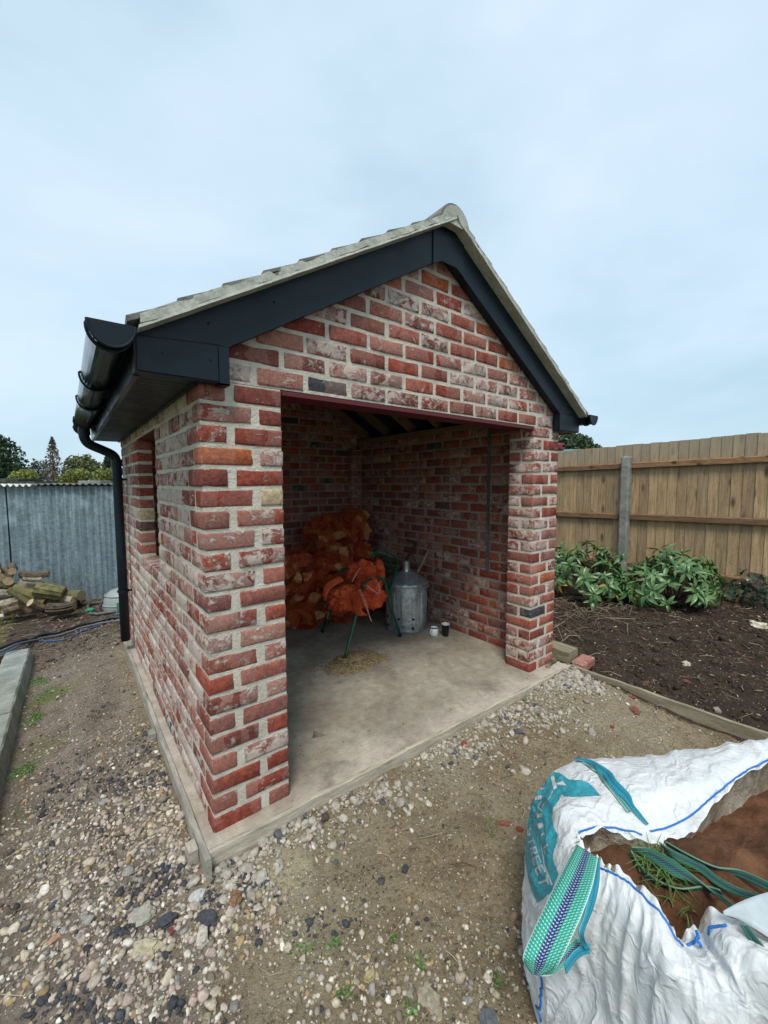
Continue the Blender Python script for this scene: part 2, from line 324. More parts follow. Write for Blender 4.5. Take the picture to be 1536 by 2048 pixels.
def m_leaf(name, a, b, rough=0.42, trans=0.15):
    t = NT(name, rough, 0.45); rnd = t.n('ShaderNodeObjectInfo').outputs['Random']; at = t.attr('tone'); p = t.pos(); n = t.noise(p, 14, 3, 0.5)
    f = t.math('FRACT', t.math('ADD', t.math('ADD', rnd, at), t.math('MULTIPLY', n, 0.6)))
    t.col(t.mix(f, a, b))
    if trans:
        tr = t.n('ShaderNodeBsdfTranslucent'); t.put(tr.inputs[0], t.mix(f, a, b)); ms = t.n('ShaderNodeMixShader'); ms.inputs[0].default_value = trans
        t.t.links.new(t.b.outputs[0], ms.inputs[1]); t.t.links.new(tr.outputs[0], ms.inputs[2]); t.t.links.new(ms.outputs[0], t.out.inputs[0])
    return t.m
def m_galv(name, a, b, rough=0.45, metal=0.75, streak=True):
    t = NT(name, rough, 0.5); p = t.pos(); n = t.noise(t.map(p, (1, 1, 0.12)), 14, 6, 0.65) if streak else t.noise(p, 10, 5, 0.6); n2 = t.vor(p, 45.0, 'Color'); n3 = t.noise(p, 3, 5, 0.6)
    c = t.mix(t.ramp(n, [(0.3, 0.0), (0.7, 1.0)]), a, b); c = t.mix(0.22, c, t.mix(1.0, n2, n2, 'SATURATION') if False else t.sep(n2)[0], 'OVERLAY'); c = t.mix(t.math('MULTIPLY', t.math('SUBTRACT', n3, 0.56), 5.0, clamp=True), c, tuple(x * 1.5 for x in b))
    t.col(c); t.metal(metal); t.rough(t.ramp(n, [(0.3, rough), (0.7, rough + 0.2)])); t.bump(n, 0.08, 0.003); return t.m
SLAB = m_slab(); GROUND = m_ground(); STONE = m_pebble(); PVC = m_black_pvc()
GUT = m_black_pvc('gutter_plastic', (0.010, 0.014, 0.018), 0.12)
VERGE = m_concrete('verge_mortar', (0.33, 0.34, 0.29), (0.47, 0.47, 0.41), 0, 12)
TILE = m_concrete('roof_tile_concrete', (0.13, 0.135, 0.125), (0.25, 0.25, 0.23), 0, 10)
KERB = m_concrete('kerb_stone', (0.20, 0.22, 0.20), (0.36, 0.37, 0.34), 0.35, 7)
POSTC = m_concrete('post_concrete', (0.17, 0.175, 0.15), (0.30, 0.30, 0.27), 0.25, 9)

# ------------------------------------------------------------------ ground
def hgt(x, y):
    x = np.asarray(x, float); y = np.asarray(y, float)
    b = -0.062 + 0.05 * np.clip((x - 1.4) / 1.2, 0, 1) * np.clip((y + 0.9) / 0.6, 0, 1)
    soil = np.clip((x - 2.56) / 0.08, 0, 1)
    b = b * (1 - soil) + soil * (-0.03 + 0.05 * np.clip((x - 3.2) / 2.5, 0, 1) + 0.05 * fbm(x * 1.6, y * 1.6, 3) + 0.035 * fbm(x * 7, y * 7, 3))
    b = b + 0.022 * fbm(x * 2.1 + 5, y * 2.1, 3) + 0.010 * fbm(x * 9, y * 9 + 3, 3) + 0.006 * fbm(x * 31, y * 31, 2)
    b = b - 0.055 * np.clip((-x - 0.40) / 0.2, 0, 1) * np.clip((3.2 - y) / 0.5, 0, 1)
    b = b + 0.026 * np.exp(-((y + 0.11) / 0.13) ** 2) * ((x > -0.02) & (x < 2.5)) * np.clip((x + 0.1) / 0.3, 0, 1) + 0.018 * np.exp(-((x + 0.08) / 0.10) ** 2) * (y > -0.1)
    lw = 2.0 * np.clip((-x - 0.86) / 0.05, 0, 1) * np.clip((3.1 - y) / 0.2, 0, 1); b = b + 0.05 * lw
    inside = (x > -0.02) & (x < 2.5) & (y > -0.05) & (y < 2.62)
    b = np.where(inside, np.minimum(b, -0.05), b)
    return b
def axis(a, b, step, far):
    core = np.arange(a, b + 1e-6, step); g = []; s = step; v = b
    while v < far: s *= 1.35; v += s; g.append(v)
    h = []; s = step; v = a
    while v > -far: s *= 1.35; v -= s; h.append(v)
    return np.array(h[::-1] + core.tolist() + g)
GX = axis(-1.6, 6.6, 0.02, 400.0); GY = axis(-2.0, 5.2, 0.02, 400.0)
XX, YY = np.meshgrid(GX, GY, indexing='ij'); ZZ = hgt(XX, YY); nx, ny = XX.shape
idx = np.arange(nx * ny).reshape(nx, ny)
F = np.stack([idx[:-1, :-1], idx[1:, :-1], idx[1:, 1:], idx[:-1, 1:]], -1).reshape(-1, 4)
g = npmesh('ground', np.stack([XX, YY, ZZ], -1).reshape(-1, 3), F, GROUND, smooth=True, kind='structure')

# concrete base of the store and its timber shuttering
mb = MB(); mb.prism([(-0.036, -0.058), (2.50, -0.112), (2.50, 2.64), (-0.036, 2.64)], 2, -0.16, 0.014)
slab = mb.build('concrete_slab', SLAB, kind='structure')
FORM = m_wood('weathered_board', (0.26, 0.24, 0.20), (0.52, 0.49, 0.42), (8, 1, 8), False, 5)
FORMX = m_wood('weathered_board_front', (0.26, 0.24, 0.20), (0.52, 0.49, 0.42), (1, 8, 8), False, 5)
def board_strip(name, p0, p1, w, z0, z1, mat, n=24, wob=0.004, seed=1):
    """a long thin board standing on edge from p0 to p1"""
    p0 = np.array(p0, float); p1 = np.array(p1, float); d = (p1 - p0) / np.linalg.norm(p1 - p0); nr = np.array([-d[1], d[0]]); rg = np.random.default_rng(seed)
    mb = MB(); V = []
    for i in range(n + 1):
        c = p0 + (p1 - p0) * i / n + nr * wob * rg.normal() * 0.5; dz = wob * rg.normal() * 0.5
        for (a, z) in ((-w / 2, z0), (w / 2, z0), (w / 2, z1 - 0.002 + dz), (w / 2 - 0.003, z1 + dz), (-w / 2 + 0.003, z1 + dz), (-w / 2, z1 - 0.002 + dz)): V.append((c[0] + nr[0] * a, c[1] + nr[1] * a, z))
    F = [(6 * i + k, 6 * i + (k + 1) % 6, 6 * i + 6 + (k + 1) % 6, 6 * i + 6 + k) for i in range(n) for k in range(6)] + [tuple(range(6))[::-1], tuple(6 * n + k for k in range(6))]
    mb.add(V, F); return mb.build(name, mat)
tag(board_strip('edging_board', (-0.047, -0.105), (-0.047, 2.60), 0.021, -0.15, 0.019, FORM, seed=2), 'long grey timber board edging the left side of the concrete base', 'edging board')
tag(board_strip('edging_board', (-0.036, -0.0685), (2.50, -0.1225), 0.020, -0.15, 0.017, FORMX, seed=3), 'pale timber board along the front of the concrete base under the opening', 'edging board')
tag(board_strip('edging_board', (2.515, -0.10), (2.56, -1.75), 0.024, -0.16, 0.018, m_wood('edging_timber', (0.20, 0.17, 0.12), (0.40, 0.35, 0.26), (8, 1, 8), False, 5), seed=4), 'thin timber board dividing the dirt from the dark soil bed', 'edging board')
for (x, y) in ((-0.077, 0.93), (-0.077, 0.02)):
    o = MB().box((x - 0.017, y - 0.03, -0.12), (x + 0.017, y + 0.03, -0.005)).build('timber_peg', FORM, origin=(x, y, -0.12))
    tag(o, 'small timber peg against the left edging board, %s' % ('halfway back along the wall' if y > 0.5 else 'at the front corner near the gravel'), 'peg', 'pegs holding the shuttering')

# ------------------------------------------------------------------ brick store
C = 0.08; BH = 0.069; HJ = C - BH; W = 2.485; XR = 2.163; DEP = 2.60
STORE = thing('brick_store', (0, 0, 0), 'small red brick garden store with open front, black bargeboards and gabled tiled roof', 'brick store')
brick_list = []   # wall, centre, dims, axis, lime, prio
def nudge(): return (random.random() - 0.5) * 0.005
def add_brick(wall, x0, x1, y0, y1, k, lime, zc=None, h=BH):
    z0 = k * C + HJ * 0.5 if zc is None else zc
    brick_list.append((wall, ((x0 + x1) / 2, (y0 + y1) / 2, z0 + h / 2), (x1 - x0, y1 - y0, h), lime))
def rl(a=0.25, b=1.0):
    r = random.random(); return a * 0.6 + 0.12 + 0.3 * (b - a) * r * 2 if r < 0.5 else a + (b + 0.02 - a) * (0.50 + 0.45 * random.random())
J = 0.016
# front left pier
for k in range(22):
    if k % 2 == 0:
        add_brick('front_wall', 0, 0.195 + nudge(), 0, 0.098, k, rl(0.1, 0.9)); add_brick('front_wall', 0.224 + nudge(), 0.322, 0, 0.20, k, rl(0.1, 0.85))
        add_brick('front_wall', 0.11, 0.205, 0.108, 0.20, k, 0.5)
    else:
        add_brick('front_wall', 0, 0.098 + nudge() * 1.5, 0, 0.20, k, rl(0.1, 0.9)); add_brick('front_wall', 0.126 + nudge(), 0.322, 0, 0.098, k, rl(0.1, 0.85)); add_brick('front_wall', 0.126, 0.322, 0.108, 0.20, k, 0.5)
# front right pier
for k in range(22):
    if k % 2 == 0:
        add_brick('front_wall', XR, XR + 0.098, 0, 0.205, k, rl(0.1, 0.9)); add_brick('front_wall', XR + 0.122 + nudge(), W, 0, 0.098, k, rl(0.2, 0.95)); add_brick('front_wall', XR + 0.122, W, 0.11, 0.205, k, 0.5)
    else:
        add_brick('front_wall', XR, XR + 0.198 + nudge(), 0, 0.096, k, rl(0.2, 0.95)); add_brick('front_wall', XR, XR + 0.198, 0.109, 0.205, k, rl(0.2, 0.9)); add_brick('front_wall', XR + 0.222 + nudge(), W, 0, 0.205, k, rl(0.2, 0.9))
RX, RZ, SL = 1.24, 2.70, 0.60     # roof underside ridge x, z, slope
def zroof(x): return RZ - SL * abs(x - RX)
def gable(wall, y0, y1, k0, kmax, lime):
    for k in range(k0, kmax):
        zt = (k + 1) * C
        half = (RZ - 0.02 - zt) / SL
        xa = max(0.0, RX - half); xb = min(W, RX + half)
        if xb - xa < 0.06: continue
        x = -0.11 * (k % 2); 
        while x < W:
            a = max(x, xa); b = min(x + 0.204 + nudge(), xb)
            if b - a > 0.035: add_brick(wall, a, b, y0, y1, k, lime())
            x += 0.2200
gable('front_wall', 0, 0.098, 22, 34, lambda: rl(0.2, 0.95))
# back wall (seen from inside the store) and its gable
for k in range(22):
    x = -0.11 * (k % 2) + 0.0
    while x < W:
        a = max(x, 0.0); b = min(x + 0.204, W)
        if b - a > 0.035: add_brick('back_wall', a, b, 2.50, 2.598, k, rl(-0.1, 0.6))
        x += 0.22
    add_brick('back_wall', 2.25, 2.375, 2.395, 2.488, k, rl(0.2, 0.8))
gable('back_wall', 2.50, 2.598, 22, 34, lambda: rl(0.2, 0.8))
# side walls
WY0, WY1 = 0.945, 1.655
for k in range(23):
    ys = 0.12 if k % 2 == 0 else 0.2215
    segs = [(ys, WY0), (WY1, 2.49)] if 11 <= k <= 20 else [(ys, 2.49)]
    for si, (ya_, yb_) in enumerate(segs):
        y = ya_; first = si == 1 and k % 2 == 0
        while y < yb_ - 0.03:
            ln = 0.098 if first else 0.204 + nudge(); first = False
            b = y + ln
            if yb_ - b < 0.055: b = yb_
            add_brick('left_wall', 0, 0.098, y, b, k, (0.45 + 0.75 * random.random()) if not (si == 1 and y == ya_) else 0.3 * random.random()); y = b + J
    y = 0.217 + 0.11 * (k % 2) - 0.11
    while y < 2.495:
        a, b = max(y, 0.217), min(y + 0.204 + nudge(), 2.49)
        if b - a > 0.03: add_brick('right_wall', W - 0.098, W, a, b, k, 0.05 + 0.75 * random.random() ** 1.5)
        y += 0.22
def mort(name, boxes):
    mb = MB()
    for a, b in boxes:
        # gridded boxes so that the mortar can be slightly uneven
        mb.box(a, b)
    return mb.build(name, MORTAR, STORE)
i_ = 0.0055
fw = MB()
for a, b in (((i_, i_, 0), (0.322 - i_, 0.2, 22 * C - 0.002)), ((XR + i_, i_, 0), (W - i_, 0.205 - i_, 22 * C - 0.002))): fw.box(a, b)
zt = lambda x: zroof(x) - 0.015
fw.prism([(i_, 22 * C), (W - i_, 22 * C), (W - i_, zt(W)), (RX, zt(RX)), (i_, zt(0))], 1, i_, 0.098 - i_)
walls = {'front_wall': fw.build('front_wall', MORTAR, STORE)}
bw = MB(); bw.box((i_, 2.50 + i_, 0), (W - i_, 2.598 - i_, 22 * C)); bw.prism([(i_, 22 * C), (W - i_, 22 * C), (W - i_, zt(W)), (RX, zt(RX)), (i_, zt(0))], 1, 2.50 + i_, 2.598 - i_); bw.box((2.256, 2.40, 0), (W - 0.1, 2.499, 22 * C))
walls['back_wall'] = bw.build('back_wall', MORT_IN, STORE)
lw = MB()
for a, b in (((i_, 0.2005, 0), (0.098 - i_, WY0 - 0.004, 23 * C)), ((i_, WY1 + 0.004, 0), (0.098 - i_, 2.50, 23 * C)), ((i_, WY0 - 0.004, 0), (0.098 - i_, WY1 + 0.004, 11 * C - 0.008)), ((i_, WY0 - 0.004, 21 * C - 0.002), (0.098 - i_, WY1 + 0.004, 23 * C))): lw.box(a, b)
walls['left_wall'] = lw.build('left_wall', MORTAR, STORE)
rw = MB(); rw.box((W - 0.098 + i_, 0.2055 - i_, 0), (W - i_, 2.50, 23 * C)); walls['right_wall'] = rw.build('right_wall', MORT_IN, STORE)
# unit brick lattice
def brick_geo(dims, seed):
    rg = np.random.default_rng(seed); h = np.array(dims) / 2; r = 0.010
    axes = [np.array([-h[i], -h[i] + r, h[i] - r, h[i]]) for i in range(3)]
    if dims[0] > 0.13: axes[0] = np.array([-h[0], -h[0] + r, h[0] * (rg.random() - .5) * .8, h[0] - r, h[0]])
    elif dims[1] > 0.13: axes[1] = np.array([-h[1], -h[1] + r, h[1] * (rg.random() - .5) * .8, h[1] - r, h[1]])
    n = [len(a) for a in axes]; ids = {}; V = []; E = []
    for i in range(n[0]):
        for j in range(n[1]):
            for k in range(n[2]):
                ex = [i in (0, n[0] - 1), j in (0, n[1] - 1), k in (0, n[2] - 1)]
                if not any(ex): continue
                p = np.array([axes[0][i], axes[1][j], axes[2][k]]); c = sum(ex)
                if c >= 2:
                    for q in range(3):
                        if ex[q]: p[q] -= np.sign(p[q]) * (0.0014 + 0.0026 * rg.random() + (0.006 * rg.random() ** 5))
                else:
                    p += rg.normal(size=3) * 0.0004
                ids[(i, j, k)] = len(V); V.append(p); E.append(1.0 if c >= 2 else 0.0)
    Fs = []
    for ax in range(3):
        o = [a for a in range(3) if a != ax]
        for side in (0, n[ax] - 1):
            for a in range(n[o[0]] - 1):
                for b in range(n[o[1]] - 1):
                    q = []
                    for da, db in ((0, 0), (1, 0), (1, 1), (0, 1)):
                        t = [0, 0, 0]; t[ax] = side; t[o[0]] = a + da; t[o[1]] = b + db; q.append(ids[tuple(t)])
                    flip = (side == 0) ^ (ax == 1)
                    Fs.append(tuple(q[::-1]) if flip else tuple(q))
    return np.array(V), Fs, E
def bprio(b):
    wall, c, d, l = b; c = np.array(c); dist = np.linalg.norm(c - CAM)
    if wall == 'back_wall' or (wall == 'front_wall' and c[1] > 0.12 and not (c[0] < XR + 0.12 and c[0] > XR - 0.1)): return 99
    if wall == 'right_wall': return dist + 2.0
    if wall == 'left_wall': return dist * 1.15
    if c[2] > 22 * C and zroof(c[0]) - c[2] < 0.11: return 50
    return dist
order = sorted(range(len(brick_list)), key=lambda i: bprio(brick_list[i])); single = set(order[:298])
rest = {k: MB() for k in walls}
tones = np.random.default_rng(11).random(len(brick_list))
for i, (wall, c, d, lime) in enumerate(brick_list):
    V, Fs, E = brick_geo(d, i); off = np.array([random.random() * 40, random.random() * 40, random.random() * 40])
    bl = V.copy()
    if d[1] > d[0]: bl = bl[:, [1, 0, 2]]
    bl = bl + off; tn = tones[i]
    if tn > 0.985 and wall == 'front_wall' and random.random() < 0.7: tn = 0.3
    jit = np.array([random.gauss(0, 0.0012), random.gauss(0, 0.0012), random.gauss(0, 0.0008)])
    if i in single:
        mb = MB(); mb.add(V, Fs, bl=[tuple(q) for q in bl], tone=[tn] * len(V), lime=[lime] * len(V), edge=E)
        mb.build('brick', BRICK, walls[wall], smooth=True, origin=np.array(c) + jit, local=True)
    else:
        rest[wall].add(V + np.array(c) + jit, Fs, bl=[tuple(q) for q in bl], tone=[tn] * len(V), lime=[lime] * len(V), edge=E)
for k, mb in rest.items():
    if mb.n: mb.build('brick', BRICK, walls[k], smooth=True, kind='stuff')
# steel lintel, red oxide
RED = plain('red_oxide_steel', (0.105, 0.013, 0.015), 0.5, 0, 0.4)
MB().box((0.20, 0.006, 22 * C - 0.008), (2.30, 0.20, 22 * C - 0.003)).box((0.323, 0.004, 22 * C - 0.022), (XR - 0.001, 0.012, 22 * C - 0.0085)).build('lintel', RED, STORE)
MB().box((0.006, WY0 - 0.06, 21 * C - 0.007), (0.095, WY1 + 0.06, 21 * C - 0.001)).build('window_lintel', RED, STORE)

# ---------------- roof
ROOF = MB(); MEMB = plain('dark_roof_membrane', (0.012, 0.018, 0.035), 0.7)
th = 0.012; y0r, y1r = -0.02, 2.70
ex = 1.44
for s in (-1, 1):
    a = (RX, RZ); b = (RX + s * ex, RZ - SL * ex); poly = [a, b, (b[0], b[1] + th), (a[0], a[1] + th)]
    ROOF.prism(poly if s < 0 else poly[::-1], 1, y0r, y1r)
roof = ROOF.build('roof', MEMB, STORE)
RAFT = m_wood('rafter_timber', (0.15, 0.10, 0.055), (0.26, 0.18, 0.10), (1, 8, 3), False, 5)
for y in (0.42, 0.80, 1.18, 1.57, 1.98, 2.38):
    for s in (-1, 1):
        xe = 1.24; zt_ = RZ - 0.004; poly = [(RX + s * 0.012, zt_ - SL * 0.012), (RX + s * xe, zt_ - SL * xe), (RX + s * xe, zt_ - SL * xe - 0.095), (RX + s * 0.012, zt_ - SL * 0.012 - 0.095)]
        MB().prism(poly if s < 0 else poly[::-1], 1, y - 0.022, y + 0.022).build('rafter', RAFT, roof)
for x0, x1 in ((0.004, 0.094), (W - 0.094, W - 0.004)):
    MB().box((x0, 0.10, 23 * C + 0.001), (x1, 2.498, 23 * C + 0.045)).build('wall_plate', RAFT, roof)
# tiles
TY0, TY1 = -0.105, 2.72; NC = 9; tw = (TY1 - TY0) / NC; sl_ = math.atan(SL); cs, sn = math.cos(sl_), math.sin(sl_)
run = 0.1457; nrow = 10
for s in (-1, 1):
    for rI in range(nrow):
        x_low = RX + s * (ex + 0.02 - rI * run); zl = RZ + 0.014 - SL * abs(x_low - RX) + 0.030
        Lh = min(run + 0.055, abs(x_low - RX) - 0.005)
        if Lh < 0.03: continue
        xu = x_low - s * Lh; zu = zl + SL * Lh - 0.016 * Lh / 0.2
        for cI in range(NC):
            rg = random.Random(rI * 31 + cI * 7 + s); dz = rg.random() * 0.003; ya = TY0 + cI * tw + 0.0015; yb = ya + tw - 0.003
            prof = 6; V = []; t_ = 0.016
            for j in range(prof + 1):
                y = ya + (yb - ya) * j / prof; zz = 0.004 * math.cos(j * math.pi * 2 / 3)
                V += [(x_low, y, zl + zz + dz), (xu, y, zu + zz + dz), (xu, y, zu + zz + t_ + dz), (x_low + s * 0.003 * (j == 0), y, zl + zz + t_ + dz + rg.random() * 0.001)]
            Fq = [(4 * j + q, 4 * j + (q + 1) % 4, 4 * j + 4 + (q + 1) % 4, 4 * j + 4 + q) for j in range(prof) for q in range(4)] + [(0, 1, 2, 3), (4 * prof + 3, 4 * prof + 2, 4 * prof + 1, 4 * prof)]
            if s > 0: Fq = [f[::-1] for f in Fq]
            MB().add(V, [f[::-1] for f in Fq]).build('roof_tile', TILE, roof)
# ridge tiles: half round
for q in range(7):
    ya = TY0 + 0.005 + q * 0.402; yb = ya + 0.398; mb = MB(); V = []; n = 12; r0 = 0.105 + 0.003 * (q % 2)
    for yy in (ya, yb):
        for rr in (r0, r0 - 0.016):
            for k in range(n + 1):
                a_ = math.pi * k / n; V.append((RX - rr * math.cos(a_) * 1.02, yy, RZ - 0.025 + 0.008 + rr * math.sin(a_) * 1.0))
    m_ = n + 1; Fq = []
    for k in range(n): Fq += [(k, k + 1, 2 * m_ + k + 1, 2 * m_ + k), (m_ + k + 1, m_ + k, 3 * m_ + k, 3 * m_ + k + 1), (k + 1, k, m_ + k, m_ + k + 1), (2 * m_ + k, 2 * m_ + k + 1, 3 * m_ + k + 1, 3 * m_ + k)]
    mb.add(V, Fq); mb.build('ridge_tile', TILE, roof, smooth=False)
# verge mortar under the tiles and the ridge end filling
def band(s, off0, off1, ya, yb, x_end, name, mat, par, wob=0.0, n=40):
    V = []; rg = np.random.default_rng(5 + s)
    for i in range(n + 1):
        t_ = i / n; x = RX + s * (x_end * t_); zb = RZ + off0 - SL * abs(x - RX); zt_ = RZ + off1 - SL * abs(x - RX); w1, w2, w3 = rg.normal(size=3) * wob
        V += [(x, ya + w3, zb + w1), (x, yb, zb), (x, yb, zt_), (x, ya + 0.004 + w2, zt_ + w2)]
    Fq = [(4 * i + q, 4 * i + (q + 1) % 4, 4 * i + 4 + (q + 1) % 4, 4 * i + 4 + q) for i in range(n) for q in range(4)] + [(0, 1, 2, 3)[::-1], (4 * n, 4 * n + 1, 4 * n + 2, 4 * n + 3)]
    if s < 0: Fq = [f[::-1] for f in Fq]
    return MB().add(V, Fq).build(name, mat, par)
for s in (-1, 1):
    band(s, 0.026, 0.0585, -0.1085, 0.04, ex - 0.015, 'verge_mortar', VERGE, roof, 0.0022)
    band(s, 0.0145, 0.0255, -0.113, 0.05, ex - 0.01, 'undercloak', VERGE, roof, 0.0006)
fil = [(RX - 0.095 * math.cos(math.pi * k / 16), RZ - 0.02 + 0.095 * math.sin(math.pi * k / 16)) for k in range(17)]
MB().prism(fil, 1, TY0 - 0.003, TY0 + 0.04).build('ridge_end_mortar', VERGE, roof)

# ---------------- barge boards, box ends, fascia, soffit
TOPO = 0.0145; BW = 0.158
BYF, BYB = -0.052, -0.004
def barge(s, x_in, x_out, lo_clip):
    # vertical cut at x_in near the apex, vertical cut at x_out
    f = lambda x, o: RZ + o - SL * abs(x - RX)
    xe_ = -0.197 if s < 0 else 2.669; xm = x_out - s * -0.035
    poly = [(x_in, f(x_in, TOPO)), (xe_, f(xe_, TOPO)), (xm, f(x_out, TOPO - BW) + 0.004), (x_out, f(x_out, TOPO - BW)), (x_in, f(x_in, TOPO - BW))]
    return poly if s < 0 else poly[::-1]
MB().prism(barge(-1, RX - 0.002, 0.093, 0), 1, BYF, BYB).build('bargeboard', PVC, STORE)
MB().prism(barge(1, RX + 0.002, 2.387, 0), 1, BYF, BYB).build('bargeboard', PVC, STORE)
f_ = lambda x, o: RZ + o - SL * abs(x - RX)
cap = [(RX - 0.115, f_(RX - 0.115, TOPO - 0.002)), (RX - 0.115, f_(RX - 0.115, TOPO - BW) - 0.004), (RX - 0.055, f_(RX - 0.055, TOPO - BW) - 0.010), (RX + 0.055, f_(RX + 0.055, TOPO - BW) - 0.010), (RX + 0.115, f_(RX + 0.115, TOPO - BW) - 0.004), (RX + 0.115, f_(RX + 0.115, TOPO - 0.002)), (RX, f_(RX, TOPO - 0.002))]
MB().prism(cap, 1, BYF - 0.006, BYF - 0.001).build('apex_joint_cover', PVC, STORE)
def boxend(xa, xb, s):
    z0 = 1.738 if s < 0 else 1.745
    zt0 = lambda x: RZ + TOPO - SL * abs(x - RX)
    poly = [(xa, z0), (xb, z0), (xb, zt0(xb)), (xa, zt0(xa))]
    MB().prism(poly, 1, BYF + 0.003, BYB).build('box_end', PVC, STORE)
    inner = xb if s < 0 else xa; outer = xa if s < 0 else xb
    # raised cover panel with its sloping joint, and the return strip at the wall side
    x1 = inner - 0.036 * (-s) * -1 if False else (inner - 0.034 if s < 0 else inner + 0.034)
    xo = outer + 0.008 if s < 0 else outer - 0.008
    pp = [(xo, z0 + 0.005), (x1, z0 + 0.005), (x1, 1.864), (xo, 1.846)]
    MB().prism(pp if s < 0 else pp[::-1], 1, BYF - 0.004, BYF + 0.0025).build('box_panel', PVC, STORE)
    a, b = (x1 + 0.002, inner + 0.004) if s < 0 else (inner - 0.004, x1 - 0.002)
    MB().box((a, BYF - 0.007, z0 - 0.006), (b, BYF + 0.0025, 1.866)).box((a, BYF - 0.007, z0 - 0.006), (b, -0.003, z0 - 0.001)).build('corner_strip', PVC, STORE)
    zf = 1.738
    xf = xa if s < 0 else xb
    MB().box((min(xf, xf + s * -0.018), BYB + 0.001, z0 - 0.004), (max(xf, xf + s * -0.018), 2.66, zt0(xf) - 0.012)).build('fascia', m_black_pvc('fascia_plastic', (0.012, 0.018, 0.026), 0.2), STORE)
    # soffit boards
    xs0, xs1 = (xa + 0.020, -0.004) if s < 0 else (W + 0.004, xb - 0.020)
    y = 0.001
    while y < 2.62:
        MB().box((xs0, y, z0 + 0.002), (xs1, y + 0.0445, z0 + 0.010)).build('soffit_board', PVC, STORE); y += 0.0495
    xi = -0.016 if s < 0 else W + 0.004
    MB().box((xi, 0.0, z0 - 0.008), (xi + 0.012, 2.62, z0 + 0.0015)).build('soffit_trim', PVC, STORE)
    MB().box((xs0, 2.625, z0), (xs1, 2.645, zt0((xs0 + xs1) / 2) - 0.03)).build('back_box_end', PVC, STORE)
boxend(-0.200, 0.092, -1); boxend(2.388, 2.672, 1)
# screws
for (px, py) in ((325, 705), (421, 719), (418, 645), (550, 603), (1120, 819), (1132, 760)):
    p = ony(px, py, BYF - 0.004); MB().tube([(p[0], BYF - 0.0015, p[2]), (p[0], BYF - 0.0085, p[2])], 0.0032, 8).build('screw_head', PVC, STORE)
# gutters
def gutter(cx, cz, s, label):
    G = MB(); r = 0.056; n = 14; ya, yb = -0.115, 2.68; V = []
    for yy in (ya, yb):
        for rr in (r, r - 0.004):
            for k in range(n + 1):
                a_ = math.pi + math.pi * k / n; V.append((cx + rr * math.cos(a_), yy, cz + rr * 1.15 * math.sin(a_)))
    m_ = n + 1; Fq = []
    for k in range(n): Fq += [(k, k + 1, 2 * m_ + k + 1, 2 * m_ + k)[::-1], (m_ + k + 1, m_ + k, 3 * m_ + k, 3 * m_ + k + 1)[::-1], (k + 1, k, m_ + k, m_ + k + 1), (2 * m_ + k, 2 * m_ + k + 1, 3 * m_ + k + 1, 3 * m_ + k)]
    for b_ in (0, n): Fq.append((b_, m_ + b_, 3 * m_ + b_, 2 * m_ + b_))
    G.add(V, Fq); g_ = G.build('gutter', GUT, STORE, smooth=True)
    for p in g_.data.polygons: p.use_smooth = True
    def half(rr, y0, y1, name):
        poly = [(cx + rr * math.cos(math.pi + math.pi * k / 16), cz + 0.002 + rr * 1.15 * math.sin(math.pi + math.pi * k / 16)) for k in range(17)]
        return MB().prism(poly, 1, y0, y1).build(name, PVC, g_)
    for y0, y1 in ((ya - 0.010, ya + 0.0), (yb, yb + 0.01)):
        half(r + 0.004, y0, y1, 'end_cap')
    # raised rim of the end cap and joint bracket behind it
    rim = [(cx + (r + 0.004) * math.cos(math.pi + math.pi * k / 20), ya - 0.010, cz + (r + 0.004) * 1.15 * math.sin(math.pi + math.pi * k / 20)) for k in range(21)]
    MB().tube(rim, 0.0045, 6).build('end_cap_rim', PVC, g_)
    for yb_ in (ya + 0.045, 0.62, 1.22, 2.12, 2.28):
        arc = [(cx + (r + 0.005) * math.cos(math.pi + math.pi * k / 20), yb_, cz + 0.002 + (r + 0.005) * 1.15 * math.sin(math.pi + math.pi * k / 20)) for k in range(21)]
        arc = [(cx - s * 0 + (-(r - 0.002)), yb_, cz + 0.008)] + arc
        mb = MB()
        for dy in (-0.007, 0.007): mb.tube([(p[0], p[1] + dy, p[2]) for p in arc], 0.004, 6)
        mb.build('gutter_bracket', PVC, g_)
    return g_
gl = gutter(-0.262, 1.852, -1, ''); gutter(2.742, 1.872, 1, '')
dp = MB(); path = catmull([(-0.262, 2.2, 1.80), (-0.262, 2.2, 1.755), (-0.262, 2.2, 1.72), (-0.235, 2.21, 1.675), (-0.15, 2.24, 1.635), (-0.09, 2.262, 1.605), (-0.066, 2.27, 1.565), (-0.063, 2.27, 1.50)], 6) + [(-0.063, 2.27, 0.8), (-0.063, 2.27, 0.10)]
dp.tube(path, 0.034, 16, cap=True); down = dp.build('downpipe', PVC, STORE, smooth=True)
for z in (1.515, 1.74):
    c_ = (-0.063, 2.27) if z < 1.6 else (-0.262, 2.2)
    MB().tube([(c_[0], c_[1], z), (c_[0], c_[1], z + 0.05)], 0.0385, 16).build('pipe_socket', PVC, down, smooth=False)
for z in (1.40, 0.50):
    MB().tube([(-0.063, 2.27, z), (-0.063, 2.27, z + 0.02)], 0.038, 16).box((-0.04, 2.262, z + 0.002), (0.004, 2.278, z + 0.018)).box((-0.104, 2.262, z + 0.003), (-0.09, 2.278, z + 0.017)).build('pipe_clip', PVC, down)
# steel strap on the inside of the right wall
mb = MB(); mb.box((W - 0.1045, 0.535, 0.62), (W - 0.1005, 0.565, 1.90)); st_ = mb.build('restraint_strap', m_galv('dull_steel', (0.10, 0.12, 0.13), (0.17, 0.19, 0.20), 0.5, 0.6), STORE)

